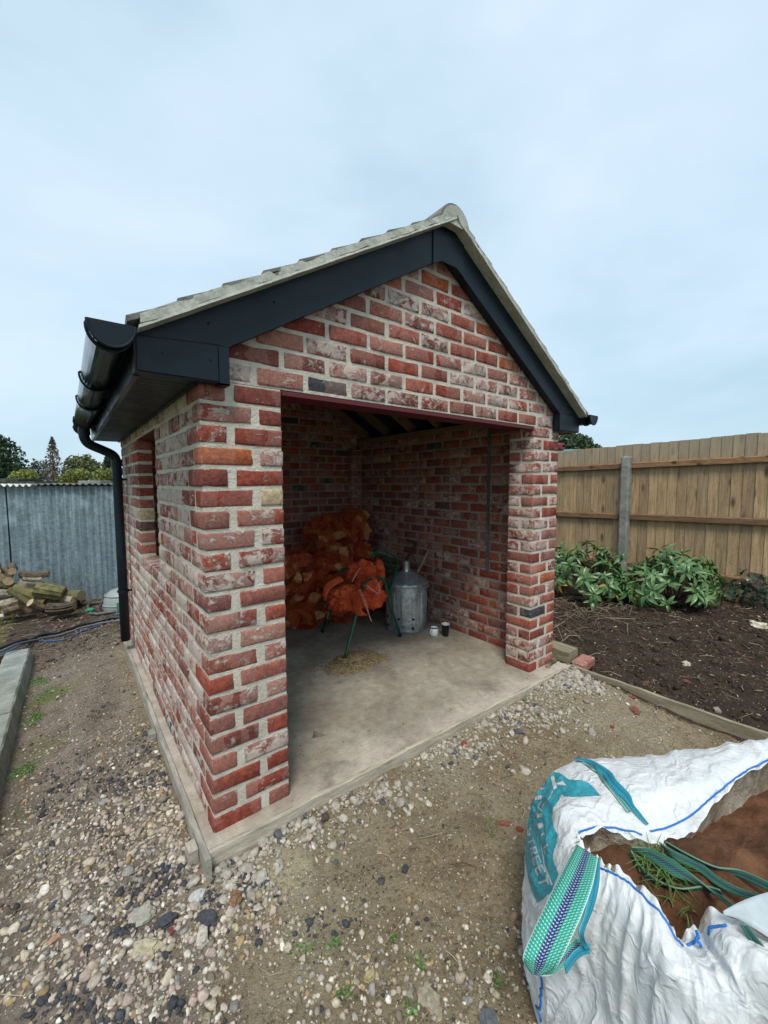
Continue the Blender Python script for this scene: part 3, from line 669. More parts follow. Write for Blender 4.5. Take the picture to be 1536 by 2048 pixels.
# ------------------------------------------------------------------ kerb stones left of the path
def kerb_row():
    y = 2.92; i = 0
    K = thing('kerb', (-0.76, -1.0, -0.11), 'row of grey stone kerbs with mossy tops at the left edge of the path', 'kerb')
    while y > -1.2:
        Ln = 0.60 + 0.02 * random.random(); y0, y1 = y - Ln + 0.008, y; mb = MB(); rg = np.random.default_rng(40 + i); V = []; n = 10
        dx = rg.normal() * 0.003; dz = rg.normal() * 0.004
        for j in range(n + 1):
            yy = y0 + (y1 - y0) * j / n; e_ = 0.006 if j in (0, n) else 0
            for (x, z) in ((-0.845, -0.20), (-0.655, -0.20), (-0.688, -0.01 - e_), (-0.697, 0.0 - e_), (-0.838, 0.0 - e_), (-0.846, -0.01 - e_)):
                V.append((x + 0.003 - 0.020 * (3.0 - yy) + dx + rg.normal() * 0.0015, yy, z + dz + (rg.normal() * 0.0018 if z > -0.1 else 0)))
        Fq = [(6 * a + k, 6 * a + (k + 1) % 6, 6 * a + 6 + (k + 1) % 6, 6 * a + 6 + k)[::-1] for a in range(n) for k in range(6)] + [tuple(range(6)), tuple(6 * n + k for k in range(6))[::-1]]
        mb.add(V, Fq).build('kerb_stone', KERB, K); y -= Ln; i += 1
kerb_row()

# ------------------------------------------------------------------ stones and gravel
def ico(sub):
    t = (1 + 5 ** .5) / 2
    v = [(-1, t, 0), (1, t, 0), (-1, -t, 0), (1, -t, 0), (0, -1, t), (0, 1, t), (0, -1, -t), (0, 1, -t), (t, 0, -1), (t, 0, 1), (-t, 0, -1), (-t, 0, 1)]
    f = [(0, 11, 5), (0, 5, 1), (0, 1, 7), (0, 7, 10), (0, 10, 11), (1, 5, 9), (5, 11, 4), (11, 10, 2), (10, 7, 6), (7, 1, 8), (3, 9, 4), (3, 4, 2), (3, 2, 6), (3, 6, 8), (3, 8, 9), (4, 9, 5), (2, 4, 11), (6, 2, 10), (8, 6, 7), (9, 8, 1)]
    v = [np.array(p) / np.linalg.norm(p) for p in v]
    for _ in range(sub):
        mid = {}; nf = []
        def m(a, b):
            k = (min(a, b), max(a, b))
            if k not in mid: q = v[a] + v[b]; v.append(q / np.linalg.norm(q)); mid[k] = len(v) - 1
            return mid[k]
        for a, b, c in f:
            x, y, z = m(a, b), m(b, c), m(c, a); nf += [(a, x, z), (b, y, x), (c, z, y), (x, y, z)]
        f = nf
    return np.array(v), np.array(f)
ICO0, ICO1, ICO2 = ico(0), ico(1), ico(2)
PAL = np.array([(0.44, 0.38, 0.30), (0.34, 0.30, 0.25), (0.27, 0.26, 0.245), (0.55, 0.50, 0.43), (0.40, 0.32, 0.26), (0.33, 0.24, 0.13), (0.38, 0.33, 0.22), (0.20, 0.165, 0.125), (0.66, 0.63, 0.57), (0.055, 0.06, 0.07)])
def scatter(name, pts, size, base, jit, mat, tint, label, cat, squash=(0.45, 0.85), sink=0.25, smooth=True, zf=None):
    V0, F0 = base; n = len(pts); rg = np.random.default_rng(len(pts)); k = len(V0)
    variants = np.stack([V0 * (1 + rg.normal(size=(k, 1)) * jit) for _ in range(24)]); V = variants[rg.integers(0, 24, n)]
    sc = np.stack([np.ones(n), rg.uniform(0.6, 1.0, n), rg.uniform(*squash, n)], 1) * size[:, None]; V = V * sc[:, None, :]
    tl = rg.normal(size=(n, 2)) * 0.25; V[:, :, 2] += V[:, :, 0] * tl[:, :1] + V[:, :, 1] * tl[:, 1:]
    a = rg.uniform(0, 6.283, n); c, s = np.cos(a)[:, None], np.sin(a)[:, None]
    x = V[:, :, 0] * c - V[:, :, 1] * s; y = V[:, :, 0] * s + V[:, :, 1] * c
    zb = hgt(pts[:, 0], pts[:, 1]) if zf is None else zf
    z = V[:, :, 2] + (zb + size * sc[:, 2] / size * (1 - 2 * sink) * 0.5)[:, None]
    P = np.stack([x + pts[:, :1], y + pts[:, 1:2], z], -1).reshape(-1, 3)
    Fc = (F0[None] + (np.arange(n) * k)[:, None, None]).reshape(-1, 3)
    me = npmesh(name, P, Fc, mat, smooth=smooth, attrs={'tint': np.repeat(tint, k, 0)})
    return tag(me, label, cat, kind='stuff')
def blobs(px, py, L_):
    s = np.zeros(len(px))
    for (x, y, rx, ry, w) in L_: s = s + w * np.exp(-(((px - x) / rx) ** 2 + ((py - y) / ry) ** 2))
    return s
def field(n, xr, yr, dens, seed):
    rg = np.random.default_rng(seed); P = np.stack([rg.uniform(*xr, n), rg.uniform(*yr, n)], 1)
    z = hgt(P[:, 0], P[:, 1]); q = proj(np.c_[P, z]); d = dens(q[:, 0], q[:, 1], P)
    keep = rg.random(n) < d
    bad = (P[:, 0] > -0.065) & (P[:, 0] < 2.51) & (P[:, 1] > -0.085 - 0.021 * P[:, 0]) & (P[:, 1] < 2.66)
    bad |= (P[:, 0] < -0.68) & (P[:, 0] > -0.86); bad |= (np.abs(P[:, 0] - 2.53) < 0.035) & (P[:, 1] < -0.1)
    bad |= np.hypot(P[:, 0] - CAM[0], P[:, 1] - CAM[1]) < 0.25
    return P[keep & ~bad]
# where the loose stone lies thick (a heap of gravel left of the front corner, rubble along the base, stony strip nearest the viewer)
CLAY = [(570, 1735, 75, 40, 1.0), (520, 1960, 75, 90, 0.9)]
HEAP = [(300, 1850, 260, 230, 1.3), (330, 1640, 120, 130, 0.9), (220, 1990, 170, 120, 1.0), (130, 1700, 90, 120, 0.35), (480, 1800, 70, 120, 0.5)]
RUB = [(560, 1660, 110, 40, 0.8), (700, 1590, 110, 30, 0.6), (860, 1500, 120, 30, 0.55), (1010, 1430, 110, 28, 0.7), (1120, 1360, 70, 26, 1.3), (470, 1740, 80, 60, 0.9)]
NEAR = [(700, 1960, 200, 90, 0.55), (900, 1990, 220, 90, 0.8), (780, 1880, 160, 60, 0.25), (1010, 1900, 90, 80, 0.3)]
def tints(P, seed, dark=0.10):
    rg = np.random.default_rng(seed); n = len(P); nn = fbm(P[:, 0] * 4.2 + 3, P[:, 1] * 4.2, 3)
    w = np.array([0.20, 0.16, 0.13, 0.13, 0.12, 0.07, 0.07, 0.05, 0.05]); w /= w.sum()
    ix = rg.choice(9, n, p=w); dk = (nn > 0.17) & (rg.random(n) < 0.6) & (P[:, 0] < 0.6) | (rg.random(n) < dark * 0.5); ix = np.where(dk, 9, ix)
    pk = (P[:, 0] > -0.45) & (P[:, 0] < 0.15) & (P[:, 1] > -0.5) & (P[:, 1] < 0.5) & (rg.random(n) < 0.22) & (ix != 9); T = PAL[ix] * rg.uniform(0.75, 1.2, (n, 1))
    T[pk] = np.array((0.42, 0.33, 0.29)) * rg.uniform(0.8, 1.15, (pk.sum(), 1)); return np.clip(T, 0.02, 0.8)
P = field(42000, (-1.0, 2.4), (-1.6, 1.2), lambda px, py, P: np.clip(0.52 * blobs(px, py, HEAP) - 0.02, 0, 0.9) + 0.17 * blobs(px, py, NEAR) - 0.5 * blobs(px, py, CLAY), 1)
s_ = np.clip(np.random.default_rng(5).lognormal(math.log(0.0070), 0.42, len(P)), 0.004, 0.022)
scatter('gravel', P, s_, ICO1, 0.15, STONE, tints(P, 8), 'loose mixed gravel heaped beside the front corner of the brick store', 'gravel')
P = field(70000, (-1.0, 2.55), (-1.6, 2.9), lambda px, py, P: np.clip(0.9 * blobs(px, py, HEAP) + 0.6 * blobs(px, py, RUB) + 0.5 * blobs(px, py, NEAR) + 0.06 - 0.7 * blobs(px, py, CLAY), 0, 0.95), 2)
s_ = np.clip(np.random.default_rng(6).lognormal(math.log(0.0058), 0.4, len(P)), 0.0028, 0.016)
scatter('fine_gravel', P, s_, ICO0, 0.14, STONE, tints(P, 9), 'small stones and grit spread over the dirt and the path', 'grit')
P = field(90000, (-0.75, 2.55), (-1.6, 3.4), lambda px, py, P: 0.62 + 0 * px, 3)
OCT = (np.array([(1, 0, 0), (-1, 0, 0), (0, 1, 0), (0, -1, 0), (0, 0, 1), (0, 0, -1.)]), np.array([(0, 2, 4), (2, 1, 4), (1, 3, 4), (3, 0, 4), (2, 0, 5), (1, 2, 5), (3, 1, 5), (0, 3, 5)]))
s_ = np.clip(np.random.default_rng(7).lognormal(math.log(0.0030), 0.35, len(P)), 0.0015, 0.007)
scatter('grit', P, s_, OCT, 0.2, STONE, tints(P, 10) * 0.9, 'fine pale grit trodden into the earth', 'grit', smooth=False)
# rubble crumbs of mortar along the base
P = field(26000, (-0.3, 2.55), (-0.75, 0.05), lambda px, py, P: 0.75 * blobs(px, py, RUB), 4)
s_ = np.clip(np.random.default_rng(8).lognormal(math.log(0.0078), 0.48, len(P)), 0.004, 0.030); rg = np.random.default_rng(9)
T = np.array((0.38, 0.35, 0.30)) * rg.uniform(0.7, 1.25, (len(P), 1)); T[rg.random(len(P)) < 0.08] = (0.10, 0.10, 0.11)
scatter('rubble', P, s_, ICO1, 0.16, STONE, T, 'grey crumbs of mortar and rubble along the front edging board', 'rubble', smooth=False)
rg = np.random.default_rng(33); m = 1500; P = np.c_[rg.uniform(0.0, 2.4, m), rg.uniform(-0.04, 2.3, m)]; P = P[(rg.random(m) < np.exp(-np.abs(P[:, 1]) / 0.18) + 0.10) & ~((P[:, 0] < 0.34) & (P[:, 1] > 0)) & ~((P[:, 0] > 2.14) & (P[:, 1] > 0))]
s_ = np.clip(rg.lognormal(math.log(0.0024), 0.45, len(P)), 0.0012, 0.008); T = np.array([(0.36, 0.32, 0.26), (0.14, 0.11, 0.08), (0.26, 0.10, 0.07), (0.45, 0.42, 0.36)])[rg.integers(0, 4, len(P))]
scatter('floor_grit', P, s_, ICO0, 0.15, STONE, T, 'grit and crumbs trodden over the front of the concrete floor', 'grit', smooth=False, zf=np.full(len(P), 0.0145))
# crumbs and chips on the dark soil bed
P = field(30000, (2.56, 7.0), (-2.2, 3.5), lambda px, py, P: 0.42 + 0 * px, 12)
s_ = np.clip(np.random.default_rng(12).lognormal(math.log(0.010), 0.5, len(P)), 0.004, 0.04); rg = np.random.default_rng(13)
T = np.array((0.045, 0.030, 0.022)) * rg.uniform(0.5, 1.7, (len(P), 1)); m_ = rg.random(len(P)) < 0.07; T[m_] = np.array((0.38, 0.32, 0.24)) * rg.uniform(0.6, 1.2, (m_.sum(), 1)); s_[m_] *= 0.55
scatter('soil_crumbs', P, s_, ICO0, 0.16, STONE, T, 'clods and chips on the dark planting bed', 'soil', smooth=False)
P = field(9000, (-2.2, 0.6), (2.6, 4.9), lambda px, py, P: 0.55 + 0 * px, 14)
s_ = np.clip(np.random.default_rng(14).lognormal(math.log(0.009), 0.5, len(P)), 0.004, 0.03); rg = np.random.default_rng(15)
T = np.array((0.11, 0.085, 0.065)) * rg.uniform(0.5, 1.9, (len(P), 1))
scatter('yard_crumbs', P, s_, ICO0, 0.16, STONE, T, 'muddy crumbs and bark bits in the yard before the metal fence', 'soil', smooth=False)

# twigs, straw and leaf litter
def litter(name, n, xr, yr, seed, cols, label, ln=(0.03, 0.14), rad=0.0014, dens=None, lift=0.006, mask=None):
    rg = np.random.default_rng(seed); mb = MB(); k = 0
    while k < n:
        x, y = rg.uniform(*xr), rg.uniform(*yr)
        if mask and not mask(x, y, rg): continue
        k += 1; a = rg.uniform(0, 6.28); l = rg.uniform(*ln); z = float(hgt(x, y)); b = rg.normal() * 0.3; r = rad * rg.uniform(0.6, 1.6)
        p = [(x, y, z + lift * 0.4), (x + math.cos(a) * l * .5, y + math.sin(a) * l * .5, z + lift + abs(rg.normal()) * 0.006), (x + math.cos(a + b) * l, y + math.sin(a + b) * l, float(hgt(x + math.cos(a) * l, y + math.sin(a) * l)) + lift * 0.5)]
        c = cols[rg.integers(len(cols))]; mb.tube(p, [r, r, r * 0.6], 4, cap=False, tint=[tuple(np.array(c) * rg.uniform(0.7, 1.2))] * 12)
    return tag(mb.build(name, STONE), label, 'twigs', kind='stuff')
BR = [(0.20, 0.15, 0.10), (0.11, 0.075, 0.05), (0.32, 0.27, 0.19), (0.07, 0.05, 0.04)]
litter('twigs', 1500, (2.6, 6.6), (-1.6, 2.6), 21, BR, 'twigs and dry stems lying over the dark bed', (0.02, 0.17), 0.0022, mask=lambda x, y, r: r.random() < 0.25 + 0.75 * (x - 2.6) / 2.5)
litter('brushwood', 420, (3.0, 4.6), (0.1, 1.5), 22, BR, 'tangle of thin dry brushwood under the left rhododendron', (0.1, 0.4), 0.0026, lift=0.05)
litter('yard_twigs', 260, (-1.6, 0.0), (2.9, 4.8), 23, BR + [(0.34, 0.31, 0.27)], 'splinters and twigs in the muddy yard by the log pile', (0.04, 0.22), 0.0026)
litter('straw', 150, (0.0, 2.5), (-1.3, -0.15), 24, [(0.40, 0.33, 0.22), (0.12, 0.08, 0.05), (0.30, 0.25, 0.17)], 'straw stems and twig bits on the dirt before the store', (0.02, 0.11), 0.0011, mask=lambda x, y, r: y > -1.2)
litter('path_stems', 90, (-0.66, -0.1), (-0.3, 2.6), 25, [(0.35, 0.29, 0.2), (0.15, 0.1, 0.06)], 'dry stems on the gravel path beside the brick wall', (0.03, 0.13), 0.0012)

rg = np.random.default_rng(91); m = 2600; P = np.c_[rg.uniform(2.6, 6.6, m), rg.uniform(-1.8, 2.4, m)]; P = P[rg.random(m) < 0.25 + 0.75 * np.clip((P[:, 0] - 2.6) / 2.5, 0, 1)]; m = len(P)
qa = rg.normal(size=(m, 3)) * (1, 1, 0.25); qa /= np.linalg.norm(qa, axis=1, keepdims=True); qb = np.cross(qa, rg.normal(size=(m, 3)) * 0.35 + (0, 0, 1)); qb /= np.linalg.norm(qb, axis=1, keepdims=True); s_ = np.clip(rg.lognormal(math.log(0.011), 0.5, m), 0.004, 0.035)[:, None]
c_ = np.c_[P, hgt(P[:, 0], P[:, 1]) + 0.010]; V = np.stack([c_ - qa * s_, c_ + qb * s_ * 0.4, c_ + qa * s_ * 1.1, c_ - qb * s_ * 0.45], 1).reshape(-1, 3)
T = np.array([(0.30, 0.22, 0.13), (0.42, 0.36, 0.25), (0.12, 0.07, 0.04), (0.20, 0.11, 0.06)])[rg.integers(0, 4, m)] * rg.uniform(0.6, 1.2, (m, 1))
tag(npmesh('leaf_litter', V, np.arange(4 * m).reshape(-1, 4), STONE, attrs={'tint': np.repeat(T, 4, 0)}), 'dead leaves and bark flakes strewn over the planting bed', 'leaf litter', kind='stuff')
# single larger stones, each a thing
def stone(px, py, size, colr, label, name='stone', flat=0.6, seed=0, z=None, jag=0.14):
    p = onz(px, py, -0.05); rg = np.random.default_rng(seed + 77); V, F_ = ICO2; k = len(V); d = np.array([mnoise.noise(Vector(v * 1.4 + seed * 3.1)) for v in V])
    Q = np.round(V * 1.9 + 0.2 * seed) / 1.9 - 0.2 * seed / 1.9; V = V * 0.5 + Q * 0.5; V = V * (1 + d[:, None] * jag * 3); V = V * np.array(size) * np.array((1, 1, 1)); a = rg.uniform(0, 6.28)
    X = V[:, 0] * math.cos(a) - V[:, 1] * math.sin(a); Y = V[:, 0] * math.sin(a) + V[:, 1] * math.cos(a); zb = float(hgt(p[0], p[1])) if z is None else z
    mb = MB(); mb.add(np.stack([X + p[0], Y + p[1], V[:, 2] + zb + size[2] * 0.55], 1), [tuple(f) for f in F_], tint=[tuple(colr)] * k)
    return tag(mb.build(name, STONE, origin=(p[0], p[1], zb)), label, name.replace('_', ' '))
stone(293, 1888, (0.042, 0.026, 0.014), (0.40, 0.36, 0.25), 'pointed flat yellowish stone in the middle of the gravel', seed=1)
stone(283, 1827, (0.04, 0.028, 0.016), (0.33, 0.32, 0.27), 'broad grey stone just above the pointed yellowish one', seed=2)
stone(405, 1870, (0.026, 0.02, 0.016), (0.45, 0.41, 0.36), 'rough pale lump at the right side of the gravel heap', seed=3)
stone(395, 1785, (0.025, 0.022, 0.015), (0.42, 0.43, 0.42), 'round whitish stone below the corner of the base', seed=4)
stone(330, 1835, (0.034, 0.02, 0.014), (0.055, 0.06, 0.07), 'black lump of asphalt beside the broad grey stone', 'asphalt_lump', seed=5)
stone(415, 1830, (0.04, 0.022, 0.014), (0.06, 0.065, 0.075), 'long black lump of asphalt at the right of the gravel heap', 'asphalt_lump', seed=6)
stone(340, 1855, (0.014, 0.012, 0.008), (0.20, 0.06, 0.05), 'small dark red chip between the asphalt lumps', 'brick_fragment', seed=7)
stone(108, 1855, (0.02, 0.013, 0.009), (0.36, 0.22, 0.16), 'orange tinted stone in the left gravel', seed=8)
stone(470, 1795, (0.028, 0.02, 0.018), (0.21, 0.12, 0.07), 'rusty brown clod near the front corner of the base', 'clod', seed=9)
stone(650, 1645, (0.02, 0.017, 0.012), (0.09, 0.06, 0.055), 'dark maroon square chip in the rubble by the front edge', 'brick_fragment', seed=10)
stone(857, 1605, (0.016, 0.013, 0.009), (0.52, 0.47, 0.40), 'lone pale stone on the brown dirt', seed=11)
stone(810, 1730, (0.018, 0.012, 0.01), (0.05, 0.055, 0.065), 'small black stone on the open dirt', seed=12)
stone(1008, 1642, (0.026, 0.012, 0.008), (0.22, 0.075, 0.055), 'red brick chip with a pale vein close to the bag', 'brick_fragment', seed=13)
stone(1040, 1654, (0.014, 0.011, 0.008), (0.24, 0.045, 0.035), 'bright red brick chip right beside the bag', 'brick_fragment', seed=14)
stone(1270, 1425, (0.045, 0.024, 0.005), (0.20, 0.065, 0.045), 'broken red tile piece on the dirt near the timber board', 'brick_fragment', seed=15)
stone(1225, 1455, (0.014, 0.010, 0.006), (0.21, 0.06, 0.05), 'thin red chip left of the broken tile piece', 'brick_fragment', seed=16)
stone(1265, 1403, (0.024, 0.014, 0.006), (0.19, 0.065, 0.05), 'red chip lying farthest back on the dirt patch', 'brick_fragment', seed=17)
stone(928, 1490, (0.02, 0.013, 0.01), (0.33, 0.06, 0.05), 'red chip near the front edging board', 'brick_fragment', seed=18)
stone(860, 1990, (0.036, 0.024, 0.010), (0.30, 0.27, 0.20), 'torn grey papery flake among the nearest pebbles', 'flat_stone', seed=19, jag=0.2)
stone(980, 2035, (0.030, 0.022, 0.012), (0.12, 0.13, 0.14), 'blue grey slate lump at the bottom edge near the bag', seed=20)
stone(575, 1892, (0.012, 0.012, 0.011), (0.46, 0.40, 0.33), 'round cream pebble beside the bare brown clay', seed=21)
stone(740, 1945, (0.018, 0.013, 0.01), (0.34, 0.29, 0.16), 'ochre yellow stone among the nearest pebbles', seed=22)
stone(1520, 1262, (0.07, 0.05, 0.035), (0.58, 0.54, 0.42), 'large cream flint lump on the dark bed near the right edge', seed=23, jag=0.25)
stone(1372, 1336, (0.032, 0.022, 0.018), (0.50, 0.45, 0.34), 'cream stone in the middle of the dark bed', seed=24)
stone(1430, 1182, (0.05, 0.05, 0.09), (0.60, 0.52, 0.40), 'upright pale broken stone beside the right rhododendron', seed=25, jag=0.25)
stone(1372, 1368, (0.024, 0.020, 0.010), (0.15, 0.055, 0.04), 'reddish chip below the cream stone on the bed', 'brick_fragment', seed=26)
stone(1433, 1431, (0.02, 0.02, 0.015), (0.25, 0.23, 0.19), 'grey pebble lying against the timber dividing board', seed=27)

# timber block, brick and small log by the right pier
WB = m_wood('green_weathered_timber', (0.13, 0.115, 0.07), (0.27, 0.255, 0.19), (8, 1, 8), False, 5)
def obox(name, c, dims, rz, mat, label, cat, bev=0.004):
    h = np.array(dims) / 2; mb = MB(); V = []; ca, sa = math.cos(rz), math.sin(rz); b = bev
    for z, i in ((-h[2], 0), (h[2] - b, 0), (h[2], b)):
        for x, y in ((-1, -1), (1, -1), (1, 1), (-1, 1)):
            X, Y = x * (h[0] - i), y * (h[1] - i); V.append((c[0] + X * ca - Y * sa, c[1] + X * sa + Y * ca, c[2] + z))
    F_ = [(3, 2, 1, 0), (8, 9, 10, 11)] + [(4 * l + k, 4 * l + (k + 1) % 4, 4 * l + 4 + (k + 1) % 4, 4 * l + 4 + k) for l in (0, 1) for k in range(4)]
    mb.add(V, F_); return tag(mb.build(name, mat, origin=(c[0], c[1], c[2] - h[2])), label, cat)
obox('timber_block', (2.632, 0.115, 0.040), (0.145, 0.39, 0.088), R(2), WB, 'thick green stained timber block lying beside the right brick pier', 'timber')
V, Fs, E_ = brick_geo((0.20, 0.10, 0.067), 991); a = R(5); V = np.stack([V[:, 0] * math.cos(a) - V[:, 1] * math.sin(a), V[:, 0] * math.sin(a) + V[:, 1] * math.cos(a), V[:, 2]], 1)
bc = np.array((2.655, -0.15, 0.0)); tag(MB().add(V, Fs, bl=[tuple(q + 3) for q in V], tone=[0.55] * len(V), lime=[0.55] * len(V), edge=E_).build('loose_brick', BRICK, origin=bc, local=True), 'loose pinkish brick on the soil in front of the timber block', 'brick')
BARK = m_wood('rough_bark', (0.05, 0.036, 0.026), (0.19, 0.15, 0.11), (3, 3, 3), False, 7)
GREENBARK = m_wood('mossy_bark', (0.08, 0.085, 0.035), (0.22, 0.21, 0.11), (3, 3, 3), False, 7)
PALEBARK = m_wood('pale_bark', (0.16, 0.14, 0.10), (0.40, 0.37, 0.30), (4, 4, 4), False, 7)
SPLIT = m_wood('split_wood', (0.36, 0.20, 0.085), (0.60, 0.40, 0.20), (3, 3, 3), False, 8)
ENDW = m_wood('sawn_end', (0.30, 0.22, 0.13), (0.50, 0.40, 0.26), (4, 4, 4), False, 12)
def log(p0, p1, r, bark, label, name='log', group=None, kind='round', seed=0, parent=None, wood=None):
    rg = np.random.default_rng(seed + 500); p0 = np.array(p0, float); p1 = np.array(p1, float); d = p1 - p0; L_ = np.linalg.norm(d); d /= L_; a = np.cross(d, (0, 0, 1.)); 
    if np.linalg.norm(a) < 0.1: a = np.cross(d, (1., 0, 0))
    a /= np.linalg.norm(a); b = np.cross(d, a)
    seg = 10; 
    if kind == 'round': sec = [(math.cos(6.2832 * k / seg) * (1 + rg.normal() * 0.06), math.sin(6.2832 * k / seg) * (1 + rg.normal() * 0.06)) for k in range(seg)]
    elif kind == 'furrowed': seg = 22; sec = [(math.cos(6.2832 * k / seg) * (1 + 0.16 * (k % 2) + rg.normal() * 0.07), (0.78 if math.sin(6.2832 * k / seg) > 0 else 0.35) * math.sin(6.2832 * k / seg) * (1 + 0.16 * (k % 2) + rg.normal() * 0.07)) for k in range(seg)]
    else:
        ang = rg.uniform(0, 6.28); w = rg.uniform(1.2, 2.1); sec = [(0, 0)] + [(math.cos(ang + w * t / 5 - w / 2), math.sin(ang + w * t / 5 - w / 2)) for t in range(6)]
        m0 = np.mean(sec, 0); sec = [((s_[0] - m0[0]) * 1.35, (s_[1] - m0[1]) * 1.35) for s_ in sec]
    n = len(sec); st = 5; V = []; bend = rg.normal(size=2) * r * 0.25
    for i in range(st + 1):
        t_ = i / st; c = p0 + d * L_ * t_ + (a * bend[0] + b * bend[1]) * math.sin(math.pi * t_); rr = r * (1 - 0.12 * t_)
        for x, y in sec: V.append(c + a * x * rr * (1 + rg.normal() * 0.03) + b * y * rr * (1 + rg.normal() * 0.03))
    Fq = [(i * n + k, i * n + (k + 1) % n, (i + 1) * n + (k + 1) % n, (i + 1) * n + k) for i in range(st) for k in range(n)] + [tuple(range(n))[::-1], tuple(st * n + k for k in range(n))]
    mb = MB().add(V, Fq); o = mb.build(name, [bark if wood is None else (wood if seed % 3 else bark), wood or SPLIT, ENDW], parent, origin=(p0 + p1) / 2)
    P_ = o.data.polygons
    for q in (len(P_) - 1, len(P_) - 2): P_[q].material_index = 2 if kind == 'round' else 1
    if kind == 'split':
        for i in range(st):
            for k in (0, n - 1): P_[i * n + k].material_index = 1
    if label: tag(o, label, 'log', group)
    return o
p = onz(1075, 1345, 0.012); q = onz(1103, 1328, 0.012)
log((2.335, -0.046, 0.019), (2.465, -0.030, 0.019), 0.017, BARK, 'short bark covered stick lying against the foot of the right pier', 'small_log', seed=3)
# chip on the slab
mb = MB(); c = onz(637, 1479, 0.0); mb.add([(c[0] - .03, c[1] + .01, 0.0), (c[0] + .035, c[1] - .01, 0.0), (c[0] + .01, c[1] + .035, 0.0), (c[0] - .015, c[1] + .025, 0.03), (c[0] + .02, c[1] + .005, 0.012)], [(0, 1, 4), (0, 4, 3), (1, 2, 4), (4, 2, 3), (2, 0, 3), (0, 2, 1)])
tag(mb.build('wood_chip', BARK, origin=(c[0], c[1], 0)), 'single brown wood chip on the bare concrete floor', 'wood chip')

# ------------------------------------------------------------------ sawdust heap
def sawdust():
    c = np.array((1.285, 0.93)); V = []; F_ = []; n = 30; rg = np.random.default_rng(31)
    T_ = thing('sawdust_pile', (c[0], c[1], 0), 'flat heap of sawdust and bark chips on the floor before the green frame', 'sawdust')
    for i in range(n + 1):
        for j in range(n + 1):
            x, y = (i / n - .5) * 0.56, (j / n - .5) * 0.40; rr = math.hypot(x / 0.25, y / 0.17) + 0.25 * float(fbm(x * 9, y * 9, 3))
            z = max(-0.004, 0.034 * (1 - rr)) + (0.006 * float(fbm(x * 60, y * 60, 2)) if rr < 1 else 0); V.append((c[0] + x, c[1] + y, z))
    F_ = [(i * (n + 1) + j, (i + 1) * (n + 1) + j, (i + 1) * (n + 1) + j + 1, i * (n + 1) + j + 1) for i in range(n) for j in range(n)]
    t = NT('sawdust', 0.95, 0.1); p = t.pos(); t.col(t.mix(t.ramp(t.noise(p, 120, 5, 0.7), [(0.35, 0.0), (0.65, 1.0)]), (0.10, 0.07, 0.035), (0.46, 0.36, 0.20))); t.bump(t.noise(p, 150, 4, 0.7), 0.8, 0.006)
    MB().add(V, F_).build('sawdust', t.m, T_, smooth=True)
    m = 1500; P = np.c_[rg.normal(size=m) * 0.125, rg.normal(size=m) * 0.085]; rr = np.hypot(P[:, 0] / 0.25, P[:, 1] / 0.17); z = np.maximum(0.001, 0.034 * (1 - rr)) + 0.003
    V0, F0 = OCT; k = 6; sz = np.clip(rg.lognormal(math.log(0.0045), 0.6, m), 0.002, 0.018); a = rg.uniform(0, 6.28, m)
    X = V0[None, :, 0] * sz[:, None]; Y = V0[None, :, 1] * sz[:, None] * 0.4; Z = V0[None, :, 2] * 0.0025
    ca, sa = np.cos(a)[:, None], np.sin(a)[:, None]; Q = np.stack([X * ca - Y * sa + P[:, :1] + c[0], X * sa + Y * ca + P[:, 1:] + c[1], Z + z[:, None]], -1).reshape(-1, 3)
    cols = np.array([(0.45, 0.34, 0.18), (0.30, 0.21, 0.10), (0.10, 0.065, 0.04), (0.52, 0.46, 0.36)])[rg.choice(4, m, p=[.4, .25, .28, .07])]
    npmesh('wood_chips', Q, (F0[None] + (np.arange(m) * k)[:, None, None]).reshape(-1, 3), STONE, T_, attrs={'tint': np.repeat(cols, k, 0)}, kind='stuff')
sawdust()

NWOOD = m_wood('netted_split_wood', (0.34, 0.15, 0.06), (0.64, 0.34, 0.15), (3, 3, 3), False, 8)
